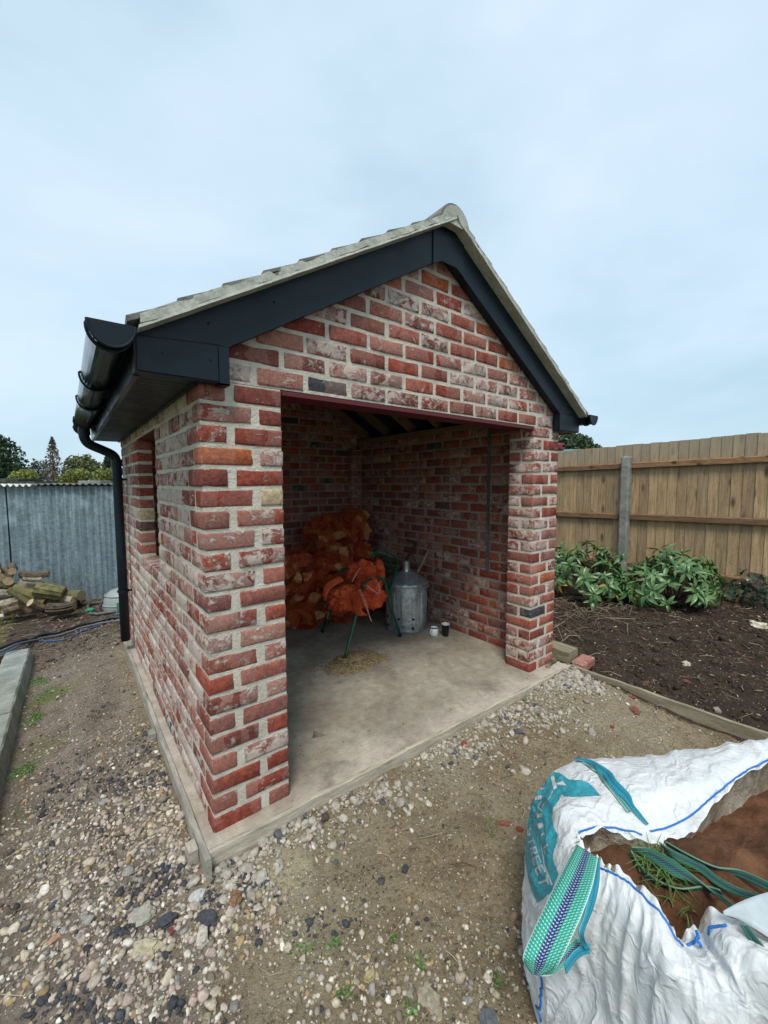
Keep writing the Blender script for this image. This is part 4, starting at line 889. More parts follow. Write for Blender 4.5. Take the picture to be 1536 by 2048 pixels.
# ------------------------------------------------------------------ log sacks
def net_mat(name, c, f):
    t = NT(name, 0.6, 0.3); t.col(c); tr = t.n('ShaderNodeBsdfTransparent'); ms = t.n('ShaderNodeMixShader'); p = t.pos(); n = t.noise(p, 22, 4, 0.6, 1.0)
    t.put(ms.inputs[0], t.ramp(n, [(0.35, max(0.03, f - 0.18)), (0.62, f + 0.25)])); t.t.links.new(tr.outputs[0], ms.inputs[1]); t.t.links.new(t.b.outputs[0], ms.inputs[2]); t.t.links.new(ms.outputs[0], t.out.inputs[0]); tr.inputs[0].default_value = (1.0, 0.68, 0.55, 1); return t.m
NET = net_mat('red_log_net', (0.42, 0.07, 0.035), 0.04)
NETCORD = plain('red_net_thread', (0.50, 0.10, 0.05), 0.7)
def sack(c, r, label, seed, nl=16, rot=0.0):
    T_ = thing('log_sack', (c[0], c[1], c[2] - r[2]), label, 'log sack', 'sacks of split logs'); rg = np.random.default_rng(seed); c = np.array(c); r = np.array(r)
    ca, sa = math.cos(rot), math.sin(rot); RM = np.array([[ca, -sa, 0], [sa, ca, 0], [0, 0, 1]])
    k = 0; tries = 0; ctr = []
    while k < nl and tries < 900:
        tries += 1; u = rg.normal(size=3); u /= np.linalg.norm(u)
        if u @ np.array((-0.6, -0.75, 0.3)) < -0.15: continue
        p = RM @ (u * r * 0.70)
        if any(np.linalg.norm(p - q) < 0.085 for q in ctr): continue
        ctr.append(p); d = rg.normal(size=3) + np.array((-0.7, -0.9, 0.1)) * rg.choice([0.2, 0.9]); d /= np.linalg.norm(d); L_ = rg.uniform(0.09, 0.12)
        a, b = c + p - d * L_, c + p + d * L_
        lo = min(a[2], b[2]); dz = max(0, 0.05 - lo); a[2] += dz; b[2] += dz
        log(a, b, rg.uniform(0.055, 0.078), BARK, None, 'log', kind='split', seed=seed * 50 + k, parent=T_, wood=NWOOD); k += 1
    V, F_ = ICO2; V3, F3 = ico(3); d = np.array([mnoise.noise(Vector(v * 2.3 + seed * 1.7)) for v in V3]); d2 = np.array([abs(mnoise.noise(Vector(v * 5.3 + seed * 2.7))) for v in V3])
    Q = V3 * (1.05 + 0.14 * d + 0.06 * d2)[:, None] * r; Q = (RM @ Q.T).T + c; Q[:, 2] = np.maximum(Q[:, 2], 0.004)
    MB().add(Q, [tuple(f) for f in F3]).build('net', NET, T_, smooth=True)
    wn_ = MB().add((Q - c) * 1.012 + c, [tuple(f) for f in F3]).build('net_mesh', NETCORD, T_); wm = wn_.modifiers.new('wire', 'WIREFRAME'); wm.thickness = 0.0020; wm.use_even_offset = False
    # tied neck of the net
    u = np.array((-0.45, -0.5, 0.75)); p0 = c + u * r * 1.0; nk = MB()
    for q in range(5):
        e_ = rg.normal(size=3) * 0.045; nk.tube([p0 - u * 0.03, p0 + e_ * 0.5 + (0, 0, 0.01), p0 + e_ + np.array((0, 0, -0.02))], [0.010, 0.008, 0.004], 5)
    nk.build('net_knot', plain('red_net_cord', (0.45, 0.07, 0.045), 0.7), T_)
sack((1.80, 2.12, 0.78), (0.30, 0.24, 0.24), 'dark red net sack of logs, topmost at the left of the heap', 1, 18)
sack((2.10, 2.17, 0.86), (0.17, 0.19, 0.20), 'net sack of logs standing in the far right corner on top of the heap', 2, 12)
sack((2.10, 2.10, 0.48), (0.22, 0.23, 0.22), 'net sack of logs under the corner one, against the back wall', 7, 12)
sack((1.68, 1.86, 0.50), (0.27, 0.22, 0.20), 'bulging net sack with bright split ends in the middle of the heap', 3, 18)
sack((1.30, 1.95, 0.48), (0.20, 0.22, 0.24), 'net sack of logs half hidden behind the left pier', 4, 16)
sack((1.36, 1.88, 0.17), (0.23, 0.20, 0.18), 'net sack of logs on the floor at the left of the heap', 5, 16)
sack((1.72, 1.78, 0.17), (0.24, 0.19, 0.18), 'net sack of logs on the floor beneath the orange sheet', 6, 16)
sack((2.05, 1.95, 0.17), (0.20, 0.20, 0.17), 'net sack of logs on the floor behind the metal bin', 8, 8)

# ------------------------------------------------------------------ green tubular frame with orange sacks draped over it
GREEN = plain('green_enamel', (0.006, 0.075, 0.042), 0.3, 0, 0.5)
T_ = thing('folding_frame', (1.6, 1.3, 0), 'folding frame of green bent steel tube with splayed legs', 'frame')
def hoop(pts, name='hoop'): return MB().tube(catmull(pts, 6), 0.0125, 10).build(name, GREEN, T_, smooth=True)
A0 = (1.885, 1.10, 0.02); B0 = (1.237, 0.99, 0.02)
a1 = onx(775, 1190, 1.83); a2 = atd(768, 1165, 3.42); a3 = atd(757, 1160, 3.36); a4 = atd(737, 1164, 3.25); a5 = atd(727, 1176, 3.14); a6 = atd(724, 1192, 3.26); a7 = atd(712, 1235, 3.24)
hoop([A0, atd(786, 1230, 3.52), atd(775, 1192, 3.48), a2, a3, a4, a5, a6, a7, B0])
C0 = (1.395, 1.617, 0.02)
hoop([C0, atd(662, 1225, 3.60), atd(672, 1170, 3.62), atd(676, 1155, 3.62), atd(684, 1143, 3.62), atd(697, 1141, 3.64)], 'leg')
hoop([atd(744, 1120, 3.75), atd(748, 1110, 3.77), atd(757, 1107, 3.8), atd(783, 1116, 3.82), atd(792, 1121, 3.80), atd(794, 1130, 3.77), atd(785, 1165, 3.66), atd(774, 1195, 3.56)], 'back_hoop')
rack = MB()
for i in range(9): rack.tube([atd(752 + i * 4.2, 1110 + i * 1.1, 3.80), atd(757 + i * 3.6, 1152 + i * 0.8, 3.72)], 0.0022, 4)
for j in range(6): rack.tube([atd(753, 1116 + j * 7, 3.79), atd(788, 1125 + j * 7, 3.74)], 0.0022, 4)
rack.build('wire_rack', GREEN, T_)
for p in (A0, B0, C0): MB().tube([(p[0], p[1], 0.001), (p[0], p[1], 0.03)], 0.0155, 10).build('foot_cap', plain('black_rubber', (0.012, 0.012, 0.012), 0.8), T_)
# draped sacks: two billowed cloth masses plus hanging ends
def cloth_mat(name, a, b):
    t = NT(name, 0.62, 0.3); p = t.pos(); n = t.noise(p, 7, 6, 0.65, 0.8); n2 = t.noise(t.map(p, (1, 1, 0.3)), 40, 5, 0.7, 1.5)
    t.col(t.mix(t.ramp(n, [(0.3, 0.0), (0.7, 1.0)]), a, b)); t.bump(t.math('ADD', n2, t.math('MULTIPLY', n, 2.5)), 0.9, 0.012); return t.m
ORG = cloth_mat('orange_red_weave', (0.46, 0.045, 0.014), (0.78, 0.130, 0.032))
S_ = thing('empty_sacks', atd(712, 1210, 3.2), 'crumpled orange red woven sacks draped over the green frame', 'sacks')
def cloth_blob(px, py, dep, rx, ry, rz, seed, name):
    c = atd(px, py, dep); V3, F3 = ico(4); V = []
    for v in V3:
        w = Vector(v); q = w * 1.6 + Vector((seed * 3.3, 0, 0)); f = mnoise.noise(q) * 0.22; rg_ = 1 - abs(mnoise.noise(w * 3.1 + Vector((seed, seed * 2, 0)) + Vector((mnoise.noise(w * 2), 0, 0)))) * 2
        r4 = 1 - abs(mnoise.noise(w * 6.3 + Vector((seed * 5, 1, 2)) + Vector((0, mnoise.noise(w * 4) * 1.5, 0)))) * 2; f += 0.26 * max(0, rg_) ** 3 + 0.13 * max(0, r4) ** 3 - 0.10; V.append(c + (cr * v[0] * rx + np.array((0.616, 0.788, 0)) * v[1] * ry + np.array((0, 0, 1.)) * v[2] * rz) * (0.86 + f))
    return MB().add(V, [tuple(f) for f in F3]).build(name, ORG, S_, smooth=True)
cloth_blob(692, 1200, 3.25, 0.165, 0.12, 0.105, 1, 'sack')
cloth_blob(738, 1190, 3.30, 0.135, 0.12, 0.135, 2, 'sack')
cloth_blob(723, 1148, 3.50, 0.13, 0.11, 0.115, 3, 'sack')
cloth_blob(757, 1150, 3.55, 0.055, 0.08, 0.135, 4, 'sack')
def ribbon_px(edgeA, edgeB, mat, par, name, n=8, th=0.0015, uv=True):
    """ribbon between two edges given as (px, py, depth) or world triples"""
    A = catmull(edgeA, n); B = catmull(edgeB, n); m = len(A); A = np.array(A); B = np.array(B); V = []; UV = []; Ls = 0; K = 5
    for i in range(m):
        if i: Ls += np.linalg.norm((A[i] + B[i] - A[i - 1] - B[i - 1]) / 2)
        for k in range(K + 1): V.append(A[i] + (B[i] - A[i]) * k / K); UV.append((k / K, Ls, 0.0))
    Fq = [(i * (K + 1) + k, i * (K + 1) + k + 1, (i + 1) * (K + 1) + k + 1, (i + 1) * (K + 1) + k) for i in range(m - 1) for k in range(K)]
    o = MB().add(V, Fq, uvw=UV).build(name, mat, par, smooth=True)
    if th:
        md = o.modifiers.new('thickness', 'SOLIDIFY'); md.thickness = th; md.offset = 0
    return o
D = lambda px, py, d: atd(px, py, d)
ribbon_px([D(716, 1185, 3.12), D(722, 1205, 3.06), D(724, 1225, 3.06), D(736, 1234, 3.1)], [D(700, 1190, 3.14), D(704, 1215, 3.1), D(712, 1232, 3.1), D(722, 1236, 3.12)], ORG, S_, 'sack_corner')
ribbon_px([D(716, 1183, 3.08), D(727, 1208, 3.03), D(737, 1234, 3.02)], [D(722, 1182, 3.08), D(733, 1208, 3.03), D(739, 1235, 3.02)], cloth_mat('pale_red_hem', (0.45, 0.10, 0.07), (0.58, 0.20, 0.14)), S_, 'hem')
ribbon_px([D(680, 1155, 3.3), D(660, 1165, 3.2), D(648, 1178, 3.15), D(645, 1195, 3.15)], [D(688, 1165, 3.28), D(668, 1176, 3.18), D(656, 1190, 3.12), D(652, 1205, 3.12)], ORG, S_, 'sack_corner')
CORD = plain('pale_pink_cord', (0.55, 0.30, 0.25), 0.7)
for pts, r_ in (([D(657, 1228, 3.2), D(656, 1235, 3.2), D(654, 1242, 3.21)], 0.002), ([D(738, 1234, 3.03), D(741, 1242, 3.03), D(743, 1246, 3.03)], 0.003), ([D(720, 1140, 3.3), D(712, 1152, 3.22), D(704, 1167, 3.18)], 0.004), ([D(733, 1174, 3.1), D(748, 1186, 3.08), D(758, 1190, 3.08), D(758, 1176, 3.1), D(752, 1165, 3.15)], 0.004)):
    MB().tube(catmull(pts, 4), r_, 5).build('tie_cord', CORD, S_)

# ------------------------------------------------------------------ galvanised incinerator bin
GALV = m_galv('galvanised_steel', (0.30, 0.35, 0.36), (0.50, 0.56, 0.57), 0.30, 0.6)
bc = np.array((2.085, 1.25, 0.0)); T_ = thing('incinerator_bin', bc, 'galvanised garden incinerator bin with lid and short chimney', 'bin')
V = []; seg = 96; prof = [(0.178, 0.002), (0.183, 0.006), (0.184, 0.05), (0.185, 0.06), (0.187, 0.075), (0.190, 0.355), (0.190, 0.368), (0.190, 0.425), (0.196, 0.428), (0.196, 0.434), (0.188, 0.436)]
for i, (r, z) in enumerate(prof):
    for k in range(seg):
        a = 6.28318 * k / seg; rib = 0
        if 0.07 <= z <= 0.365: ph = (k % 8) / 8; rib = 0.006 * (1 if 0.25 <= ph <= 0.6 else 0)
        V.append((bc[0] + (r + rib) * math.cos(a), bc[1] + (r + rib) * math.sin(a), z))
MB().add(V, [(i * seg + k, i * seg + (k + 1) % seg, (i + 1) * seg + (k + 1) % seg, (i + 1) * seg + k) for i in range(len(prof) - 1) for k in range(seg)]).build('body', GALV, T_, smooth=False)
V = []; prof = [(0.206, 0.424), (0.209, 0.426), (0.212, 0.440), (0.204, 0.450), (0.17, 0.472), (0.12, 0.500), (0.07, 0.526), (0.043, 0.538)]; seg = 96
for i, (r, z) in enumerate(prof):
    for k in range(seg):
        a = 6.28318 * k / seg; w = 0.0035 * math.sin(k * 1.31) * (i in (1, 2)); ridge = 0.004 * max(0, math.cos(a * 8)) ** 6 * (3 <= i <= 6); V.append((bc[0] + (r + w) * math.cos(a), bc[1] + (r + w) * math.sin(a), z + ridge + w * 0.7))
lid = MB().add(V, [(i * seg + k, i * seg + (k + 1) % seg, (i + 1) * seg + (k + 1) % seg, (i + 1) * seg + k) for i in range(len(prof) - 1) for k in range(seg)]).build('lid', GALV, T_, smooth=True)
MB().lathe([(0.043, 0.526), (0.040, 0.54), (0.036, 0.622), (0.040, 0.625), (0.040, 0.632), (0.033, 0.632), (0.031, 0.54)], (bc[0], bc[1], 0), 28).build('chimney', m_galv('bright_tin', (0.45, 0.48, 0.48), (0.62, 0.65, 0.65), 0.25, 0.85), lid, smooth=True)
vd = CAM - bc; va = math.atan2(vd[1], vd[0]); BLK = plain('dark_hole', (0.004, 0.004, 0.004), 0.9)
for da in (-1.1, -0.34, 0.34):
    for z in (0.05, 0.135):
        a = va + da; rr = 0.1895 + 0.0068; d = np.array((math.cos(a), math.sin(a), 0)); p = bc + d * rr; MB().tube([p - d * 0.012 + (0, 0, z), p + (0, 0, z)], 0.0105, 14).build('air_hole', BLK, T_)
a = va + 1.0; d = np.array((math.cos(a), math.sin(a), 0)); tg = np.array((-d[1], d[0], 0))
MB().tube(catmull([bc + d * 0.19 - tg * 0.06 + (0, 0, 0.425), bc + d * 0.222 - tg * 0.05 + (0, 0, 0.420), bc + d * 0.226 + (0, 0, 0.418), bc + d * 0.222 + tg * 0.05 + (0, 0, 0.420), bc + d * 0.19 + tg * 0.06 + (0, 0, 0.425)], 4), 0.005, 8).build('handle', GALV, T_, smooth=True)
# emboss panel outline at the front of the bin
pan = []
for t_ in range(25):
    u = 2 * math.pi * t_ / 24; aa = va + 0.30 * math.copysign(min(1, abs(math.cos(u)) * 1.3), math.cos(u)); zz = 0.045 + 0.022 * math.copysign(min(1, abs(math.sin(u)) * 1.3), math.sin(u)); pan.append(bc + np.array((math.cos(aa) * 0.186, math.sin(aa) * 0.186, zz)))
MB().tube(pan, 0.0035, 6, cap=False).build('embossed_panel', GALV, T_, smooth=True)

# mug and paper cup
WH = plain('white_enamel', (0.74, 0.76, 0.76), 0.18, 0, 0.5, 0.03); BLU = plain('dark_blue_rim', (0.012, 0.022, 0.05), 0.25, 0, 0.5)
mc = np.array((2.14, 0.93, 0.0)); T_ = thing('enamel_mug', mc, 'small white enamel mug with dark blue rim on the concrete floor', 'mug')
MB().lathe([(0.0, 0.001), (0.030, 0.001), (0.034, 0.006), (0.036, 0.075), (0.034, 0.075), (0.032, 0.008), (0.0, 0.006)], mc, 28).build('body', WH, T_, smooth=True)
MB().lathe([(0.0363, 0.070), (0.038, 0.078), (0.0365, 0.081), (0.0345, 0.079), (0.0342, 0.070)], mc, 28).build('rim', BLU, T_, smooth=True)
hd = np.array((-0.75, -0.1, 0)); hd /= np.linalg.norm(hd)
MB().tube(catmull([mc + hd * 0.034 + (0, 0, 0.065), mc + hd * 0.052 + (0, 0, 0.062), mc + hd * 0.058 + (0, 0, 0.042), mc + hd * 0.050 + (0, 0, 0.02), mc + hd * 0.034 + (0, 0, 0.016)], 5), 0.0042, 8).build('handle', WH, T_, smooth=True)
cc = np.array((2.215, 0.865, 0.0)); T_ = thing('paper_cup', cc, 'tall black takeaway paper cup without lid beside the mug', 'cup')
MB().lathe([(0.0, 0.002), (0.026, 0.002), (0.026, 0.0), (0.027, 0.002), (0.034, 0.104), (0.0335, 0.104)], cc, 28).build('body', plain('black_paper', (0.010, 0.011, 0.013), 0.55), T_, smooth=False)
MB().lathe([(0.0337, 0.1035), (0.0362, 0.106), (0.0357, 0.110), (0.0335, 0.109), (0.0325, 0.10), (0.026, 0.012), (0, 0.012)], cc, 28).build('rim', plain('white_paper', (0.72, 0.70, 0.66), 0.6, 0, 0.3, 0.03), T_, smooth=True)
# tools leaning in the corner behind the bin
p0 = atd(826, 1165, 4.05); p1 = onx(857, 1104, 2.38)
tag(MB().tube([p0 + (p0 - p1) * 0.8, p0, p1], 0.014, 10).build('tool_handle', m_wood('ash_handle', (0.20, 0.16, 0.11), (0.34, 0.28, 0.2), (4, 4, 2), False, 6), smooth=True, origin=p0), 'pale wooden tool handle leaning on the wall behind the bin', 'tool handle')
p0 = atd(808, 1130, 4.2); p1 = onx(833, 1090, 2.37)
tag(MB().tube([p0 + (p0 - p1) * 1.2, p0, p1], 0.013, 10).tube([p1, p1 + np.array((-0.04, 0.10, 0.03))], 0.012, 8).build('tool_handle', plain('dark_tool_wood', (0.05, 0.03, 0.022), 0.7), smooth=True, origin=p0), 'dark tool handle with a short cross grip leaning behind the chimney', 'tool handle')

# ------------------------------------------------------------------ bulk bag of soil
def w3(p):
    if p[0] == 'w': return np.array(p[1:], float)
    return onz(*p)
n_out = np.array((0.45, 0.89, 0))
def hid(sh, k=1.0):     # far side of a column: hidden from the photograph, falls from the shoulder to the ground
    s_ = w3(sh); return [s_ * (1, 1, 0) + n_out * 0.05 * k + (0, 0, -0.06), s_ * (1, 1, 0) + n_out * 0.085 * k + (0, 0, 0.10), s_ * (1, 1, 0) + n_out * 0.07 * k + (0, 0, 0.28)]
COLS = []
def colm(base, low, mid, sh, top, rim): COLS.append([w3(q) if not isinstance(q, np.ndarray) else q for q in (base, low, mid, sh, top, rim)])
h = hid((1150, 1522, 0.40), 0.5); colm(h[0], h[1], h[2], (1150, 1522, 0.40), (1225, 1588, 0.455), (1322, 1694, 0.42))          # 0 corner A
colm(('w', 0.86, -0.87, -0.06), ('w', 0.87, -0.86, 0.10), (1068, 1605, 0.26), (1100, 1572, 0.385), (1165, 1610, 0.455), (1235, 1666, 0.44))
colm(('w', 0.72, -0.92, -0.06), ('w', 0.735, -0.90, 0.08), (1057, 1680, 0.20), (1083, 1650, 0.35), (1125, 1650, 0.445), (1163, 1669, 0.455))
colm(('w', 0.60, -0.99, -0.06), ('w', 0.61, -0.975, 0.06), (1057, 1790, 0.17), (1083, 1765, 0.31), (1135, 1725, 0.43), (1172, 1693, 0.465))
colm((1080, 2060, -0.06), (1085, 1990, 0.06), (1082, 1900, 0.19), (1105, 1850, 0.32), (1155, 1775, 0.44), (1186, 1708, 0.48))   # 4 corner B
colm((1100, 2090, -0.06), (1125, 2050, 0.08), (1165, 1975, 0.21), (1195, 1900, 0.33), (1215, 1800, 0.455), (1210, 1722, 0.49))
colm((1180, 2300, -0.06), (1200, 2200, 0.09), (1235, 2070, 0.24), (1262, 1950, 0.385), (1270, 1835, 0.48), (1258, 1752, 0.495))
colm((1250, 2500, -0.06), (1280, 2350, 0.10), (1310, 2180, 0.25), (1330, 2030, 0.40), (1340, 1920, 0.49), (1322, 1815, 0.50))
colm((1340, 2600, -0.06), (1360, 2420, 0.10), (1380, 2230, 0.26), (1395, 2070, 0.41), (1390, 1960, 0.485), (1352, 1876, 0.47))
colm((1410, 2650, -0.06), (1440, 2450, 0.10), (1465, 2250, 0.27), (1480, 2090, 0.42), (1450, 1960, 0.50), (1393, 1858, 0.48))
colm((1480, 2680, -0.06), (1510, 2470, 0.11), (1545, 2260, 0.29), (1560, 2090, 0.45), (1510, 1930, 0.55), (1440, 1825, 0.54))
colm(('w', 0.42, -1.72, -0.06), ('w', 0.37, -1.72, 0.10), ('w', 0.36, -1.70, 0.28), ('w', 0.40, -1.68, 0.44), ('w', 0.50, -1.64, 0.56), ('w', 0.62, -1.60, 0.55))
colm(('w', 0.55, -1.98, -0.06), ('w', 0.50, -2.03, 0.10), ('w', 0.50, -2.02, 0.28), ('w', 0.55, -1.97, 0.44), ('w', 0.66, -1.88, 0.54), ('w', 0.76, -1.78, 0.52))
colm(('w', 0.92, -2.10, -0.06), ('w', 0.92, -2.16, 0.10), ('w', 0.92, -2.15, 0.28), ('w', 0.94, -2.08, 0.44), ('w', 0.97, -1.98, 0.52), ('w', 0.98, -1.84, 0.50))
colm(('w', 1.30, -1.98, -0.06), ('w', 1.37, -2.02, 0.10), ('w', 1.38, -2.02, 0.28), ('w', 1.34, -1.96, 0.44), ('w', 1.27, -1.87, 0.52), ('w', 1.20, -1.76, 0.50))
colm(('w', 1.50, -1.62, -0.06), ('w', 1.57, -1.62, 0.10), ('w', 1.58, -1.62, 0.28), ('w', 1.54, -1.62, 0.44), ('w', 1.46, -1.60, 0.52), ('w', 1.36, -1.58, 0.50))
for sh, top, rim in (((1600, 1474, 0.47), (1610, 1490, 0.50), (1600, 1505, 0.49)), ((1500, 1483, 0.47), (1510, 1510, 0.50), (1500, 1545, 0.485)), ((1400, 1499, 0.455), (1425, 1545, 0.495), (1440, 1598, 0.46)), ((1270, 1514, 0.425), (1310, 1580, 0.475), (1385, 1663, 0.42))):
    h = hid(sh); colm(h[0], h[1], h[2], sh, top, rim)
NCOL = len(COLS); CU, CV = 16, 12
G0 = np.array(COLS)                     # columns x 6 x 3
rows = [catmull(list(G0[:, j]), CU, closed=True) for j in range(6)]
GG = np.array(rows)                     # 6 x N x 3
S3 = np.array([catmull(list(GG[:, i]), CV) for i in range(GG.shape[1])])       # N x M x 3
Nn, Mm = S3.shape[:2]
def normals(S):
    du = np.roll(S, -1, 0) - np.roll(S, 1, 0); dv = np.gradient(S, axis=1); n = np.cross(du, dv); return n / (np.linalg.norm(n, axis=2, keepdims=True) + 1e-9)
NB = normals(S3); cen = S3.mean((0, 1)); sgn = np.sign(((S3[:, 20] - cen) * NB[:, 20]).sum()); NB *= sgn
disp = np.zeros((Nn, Mm))
for i in range(Nn):
    for j in range(Mm):
        p = Vector(S3[i, j]); u = i / CU; v = j / CV; w_ = mnoise.noise(p * 4.0)
        r1 = 1 - abs(mnoise.noise(Vector((u * 0.9 + w_ * 0.8, v * 0.33, 3.1)) * 2.3)) * 2.2
        r2 = 1 - abs(mnoise.noise(Vector((p.x * 9 + w_ * 2.5, p.y * 9, p.z * 4)))) * 2.2
        r3 = 1 - abs(mnoise.noise(Vector((p.x * 20 + w_ * 6, p.y * 20 - w_ * 4, p.z * 9 + 5)))) * 2.2
        rf = 1 - 0.7 * max(0.0, min(1.0, (v - 3.9) / 0.9)); disp[i, j] = rf * 0.010 * max(0, r1) ** 2 + 0.0045 * max(0, r2) ** 3 + 0.0030 * max(0, r3) ** 4 + 0.006 * w_ - 0.004
# gather under the strap and along the front seam
fade = np.clip(np.arange(Mm) / CV / 0.6, 0, 1); S3 = S3 + NB * (disp * fade[None])[:, :, None]
for i in range(Nn): S3[i, -3:, 2] += 0.006 * math.sin(i * 0.37) + 0.004 * math.sin(i * 0.93)
NB = normals(S3) * sgn
BAGV = S3.reshape(-1, 3)
idx = np.arange(Nn * Mm).reshape(Nn, Mm); nxt = np.roll(idx, -1, 0)
FB = np.stack([idx[:, :-1], nxt[:, :-1], nxt[:, 1:], idx[:, 1:]], -1).reshape(-1, 4)
if sgn < 0: FB = FB[:, ::-1]
def m_bag():
    t = NT('white_woven_polypropylene', 0.42, 0.5); p = t.pos(); n = t.noise(p, 6, 6, 0.65, 0.8); w = t.noise(t.map(p, (1, 1, 1)), 26, 6, 0.65, 2.0)
    c = t.mix(t.ramp(n, [(0.3, 0.0), (0.7, 1.0)]), (0.66, 0.69, 0.69), (0.80, 0.81, 0.80))
    dirt = t.math('MULTIPLY', t.math('SUBTRACT', t.noise(p, 4.3, 6, 0.7, 0.6), 0.60), 4.0, clamp=True); c = t.mix(t.math('MULTIPLY', dirt, 0.5), c, (0.42, 0.36, 0.28))
    fib = t.n('ShaderNodeTexWave', {'Vector': t.map(p, (1, 1, 1), rot=(0, R(30), R(25))), 'Scale': 170.0, 'Distortion': 1.2, 'Detail': 2.0}, bands_direction='Z').outputs[1]
    wd = t.noise(p, 7, 3, 0.5, 0, 1); pw = t.n('ShaderNodeVectorMath', {0: t.n('ShaderNodeVectorMath', {0: wd, 3: 0.16}, operation='SCALE').outputs[0], 1: p}, operation='ADD').outputs[0]
    def crease(sc, k, st=(1, 1, 1)):
        a_ = t.math('ABSOLUTE', t.math('SUBTRACT', t.noise(t.map(pw, st), sc, 2, 0.5, 0.4), 0.5)); return t.math('SUBTRACT', 1.0, t.math('MULTIPLY', a_, k), clamp=True)
    cr1 = crease(6.0, 16.0, (1.0, 1.6, 0.7)); cr2 = crease(13.0, 13.0, (1.5, 0.8, 1.0)); cr3 = crease(30.0, 9.0)
    weave = t.noise(t.map(p, (420, 420, 420)), 1.0, 1, 0.5)
    t.col(c); t.bump(t.math('ADD', t.math('ADD', t.math('MULTIPLY', cr1, 0.55), t.math('ADD', t.math('MULTIPLY', cr2, 0.30), t.math('MULTIPLY', cr3, 0.12))), t.math('ADD', t.math('MULTIPLY', w, 0.30), t.math('MULTIPLY', weave, 0.04))), 0.5, 0.012)
    t.b.inputs['Sheen Weight'].default_value = 0.1
    tr = t.n('ShaderNodeBsdfTranslucent'); tr.inputs[0].default_value = (0.7, 0.66, 0.58, 1); ms = t.n('ShaderNodeMixShader'); ms.inputs[0].default_value = 0.12
    t.t.links.new(t.b.outputs[0], ms.inputs[1]); t.t.links.new(tr.outputs[0], ms.inputs[2]); t.t.links.new(ms.outputs[0], t.out.inputs[0]); return t.m
BAGM = m_bag()
BG = thing('bulk_bag', (0.95, -1.45, -0.06), 'slumped white woven bulk bag of soil with turquoise print and green lifting straps', 'bulk bag')
npmesh('bag_skin', BAGV, FB, BAGM, BG, smooth=True)
# inner side of the bag wall, from the rim down to the soil
rim = S3[:, -1]; cxy = rim.mean(0)
inn = [rim - NB[:, -1] * 0.0, rim + (rim - cxy) * (1, 1, 0) * 0.05 + (0, 0, -0.012), rim + (rim - cxy) * (1, 1, 0) * 0.10 + (0, 0, -0.09), rim + (rim - cxy) * (1, 1, 0) * 0.05 + (0, 0, -0.16)]
inn = np.array(inn).transpose(1, 0, 2); ii = np.arange(Nn * 4).reshape(Nn, 4); ni = np.roll(ii, -1, 0)
LIN = cloth_mat('soiled_bag_lining', (0.24, 0.19, 0.13), (0.50, 0.45, 0.36))
npmesh('bag_lining', inn.reshape(-1, 3), np.stack([ii[:, :-1], ni[:, :-1], ni[:, 1:], ii[:, 1:]], -1).reshape(-1, 4), LIN, BG, smooth=True)
# placing things on the skin: pixel of the photograph -> point of the bag's skin
PB = proj(BAGV); tris = np.concatenate([FB[:, [0, 1, 2]], FB[:, [0, 2, 3]]]); tn = np.cross(BAGV[tris[:, 1]] - BAGV[tris[:, 0]], BAGV[tris[:, 2]] - BAGV[tris[:, 0]])
fc = ((BAGV[tris[:, 0]] - CAM) * tn).sum(1) < 0; tris = tris[fc]; tn = tn[fc] / (np.linalg.norm(tn[fc], axis=1, keepdims=True) + 1e-12)
TA, TB, TC = PB[tris[:, 0]], PB[tris[:, 1]], PB[tris[:, 2]]; lo = np.minimum(np.minimum(TA, TB), TC); hi = np.maximum(np.maximum(TA, TB), TC)
dep = ((BAGV[tris[:, 0]] - CAM) @ cf)
def onbag(px, py, off=0.002):
    m = (lo[:, 0] <= px) & (hi[:, 0] >= px) & (lo[:, 1] <= py) & (hi[:, 1] >= py); best = None
    for k in np.nonzero(m)[0]:
        a, b, c = TA[k], TB[k], TC[k]; d = (b[1] - c[1]) * (a[0] - c[0]) + (c[0] - b[0]) * (a[1] - c[1])
        if abs(d) < 1e-9: continue
        l1 = ((b[1] - c[1]) * (px - c[0]) + (c[0] - b[0]) * (py - c[1])) / d; l2 = ((c[1] - a[1]) * (px - c[0]) + (a[0] - c[0]) * (py - c[1])) / d; l3 = 1 - l1 - l2
        if min(l1, l2, l3) < -1e-6: continue
        if best is None or dep[k] < best[0]:
            T = tris[k]; best = (dep[k], BAGV[T[0]] * l1 + BAGV[T[1]] * l2 + BAGV[T[2]] * l3 + tn[k] * off)
    return None if best is None else best[1]
def inpoly(x, y, poly):
    c = np.zeros(x.shape, bool); j = len(poly) - 1
    for i in range(len(poly)):
        xi, yi = poly[i]; xj, yj = poly[j]
        if yi != yj: c ^= ((yi > y) != (yj > y)) & (x < (xj - xi) * (y - yi) / (yj - yi) + xi)
        j = i
    return c
Z = lambda L_: [(1040 + x / 6.4, 1500 + y / 6.4) for x, y in L_]
TEAL = Z([(195, 470), (230, 400), (300, 300), (420, 285), (500, 295), (560, 330), (620, 380), (700, 388), (780, 390), (870, 420), (940, 480), (1030, 585), (960, 590), (880, 595), (700, 605), (560, 590), (538, 560), (505, 640), (430, 740), (410, 860), (440, 1000), (485, 1080), (480, 1190), (440, 1280), (415, 1330), (440, 1440), (490, 1560), (500, 1590), (445, 1700), (415, 1790), (330, 1870), (225, 1960), (160, 1820), (110, 1640), (70, 1400), (80, 1150), (110, 900), (150, 640)])
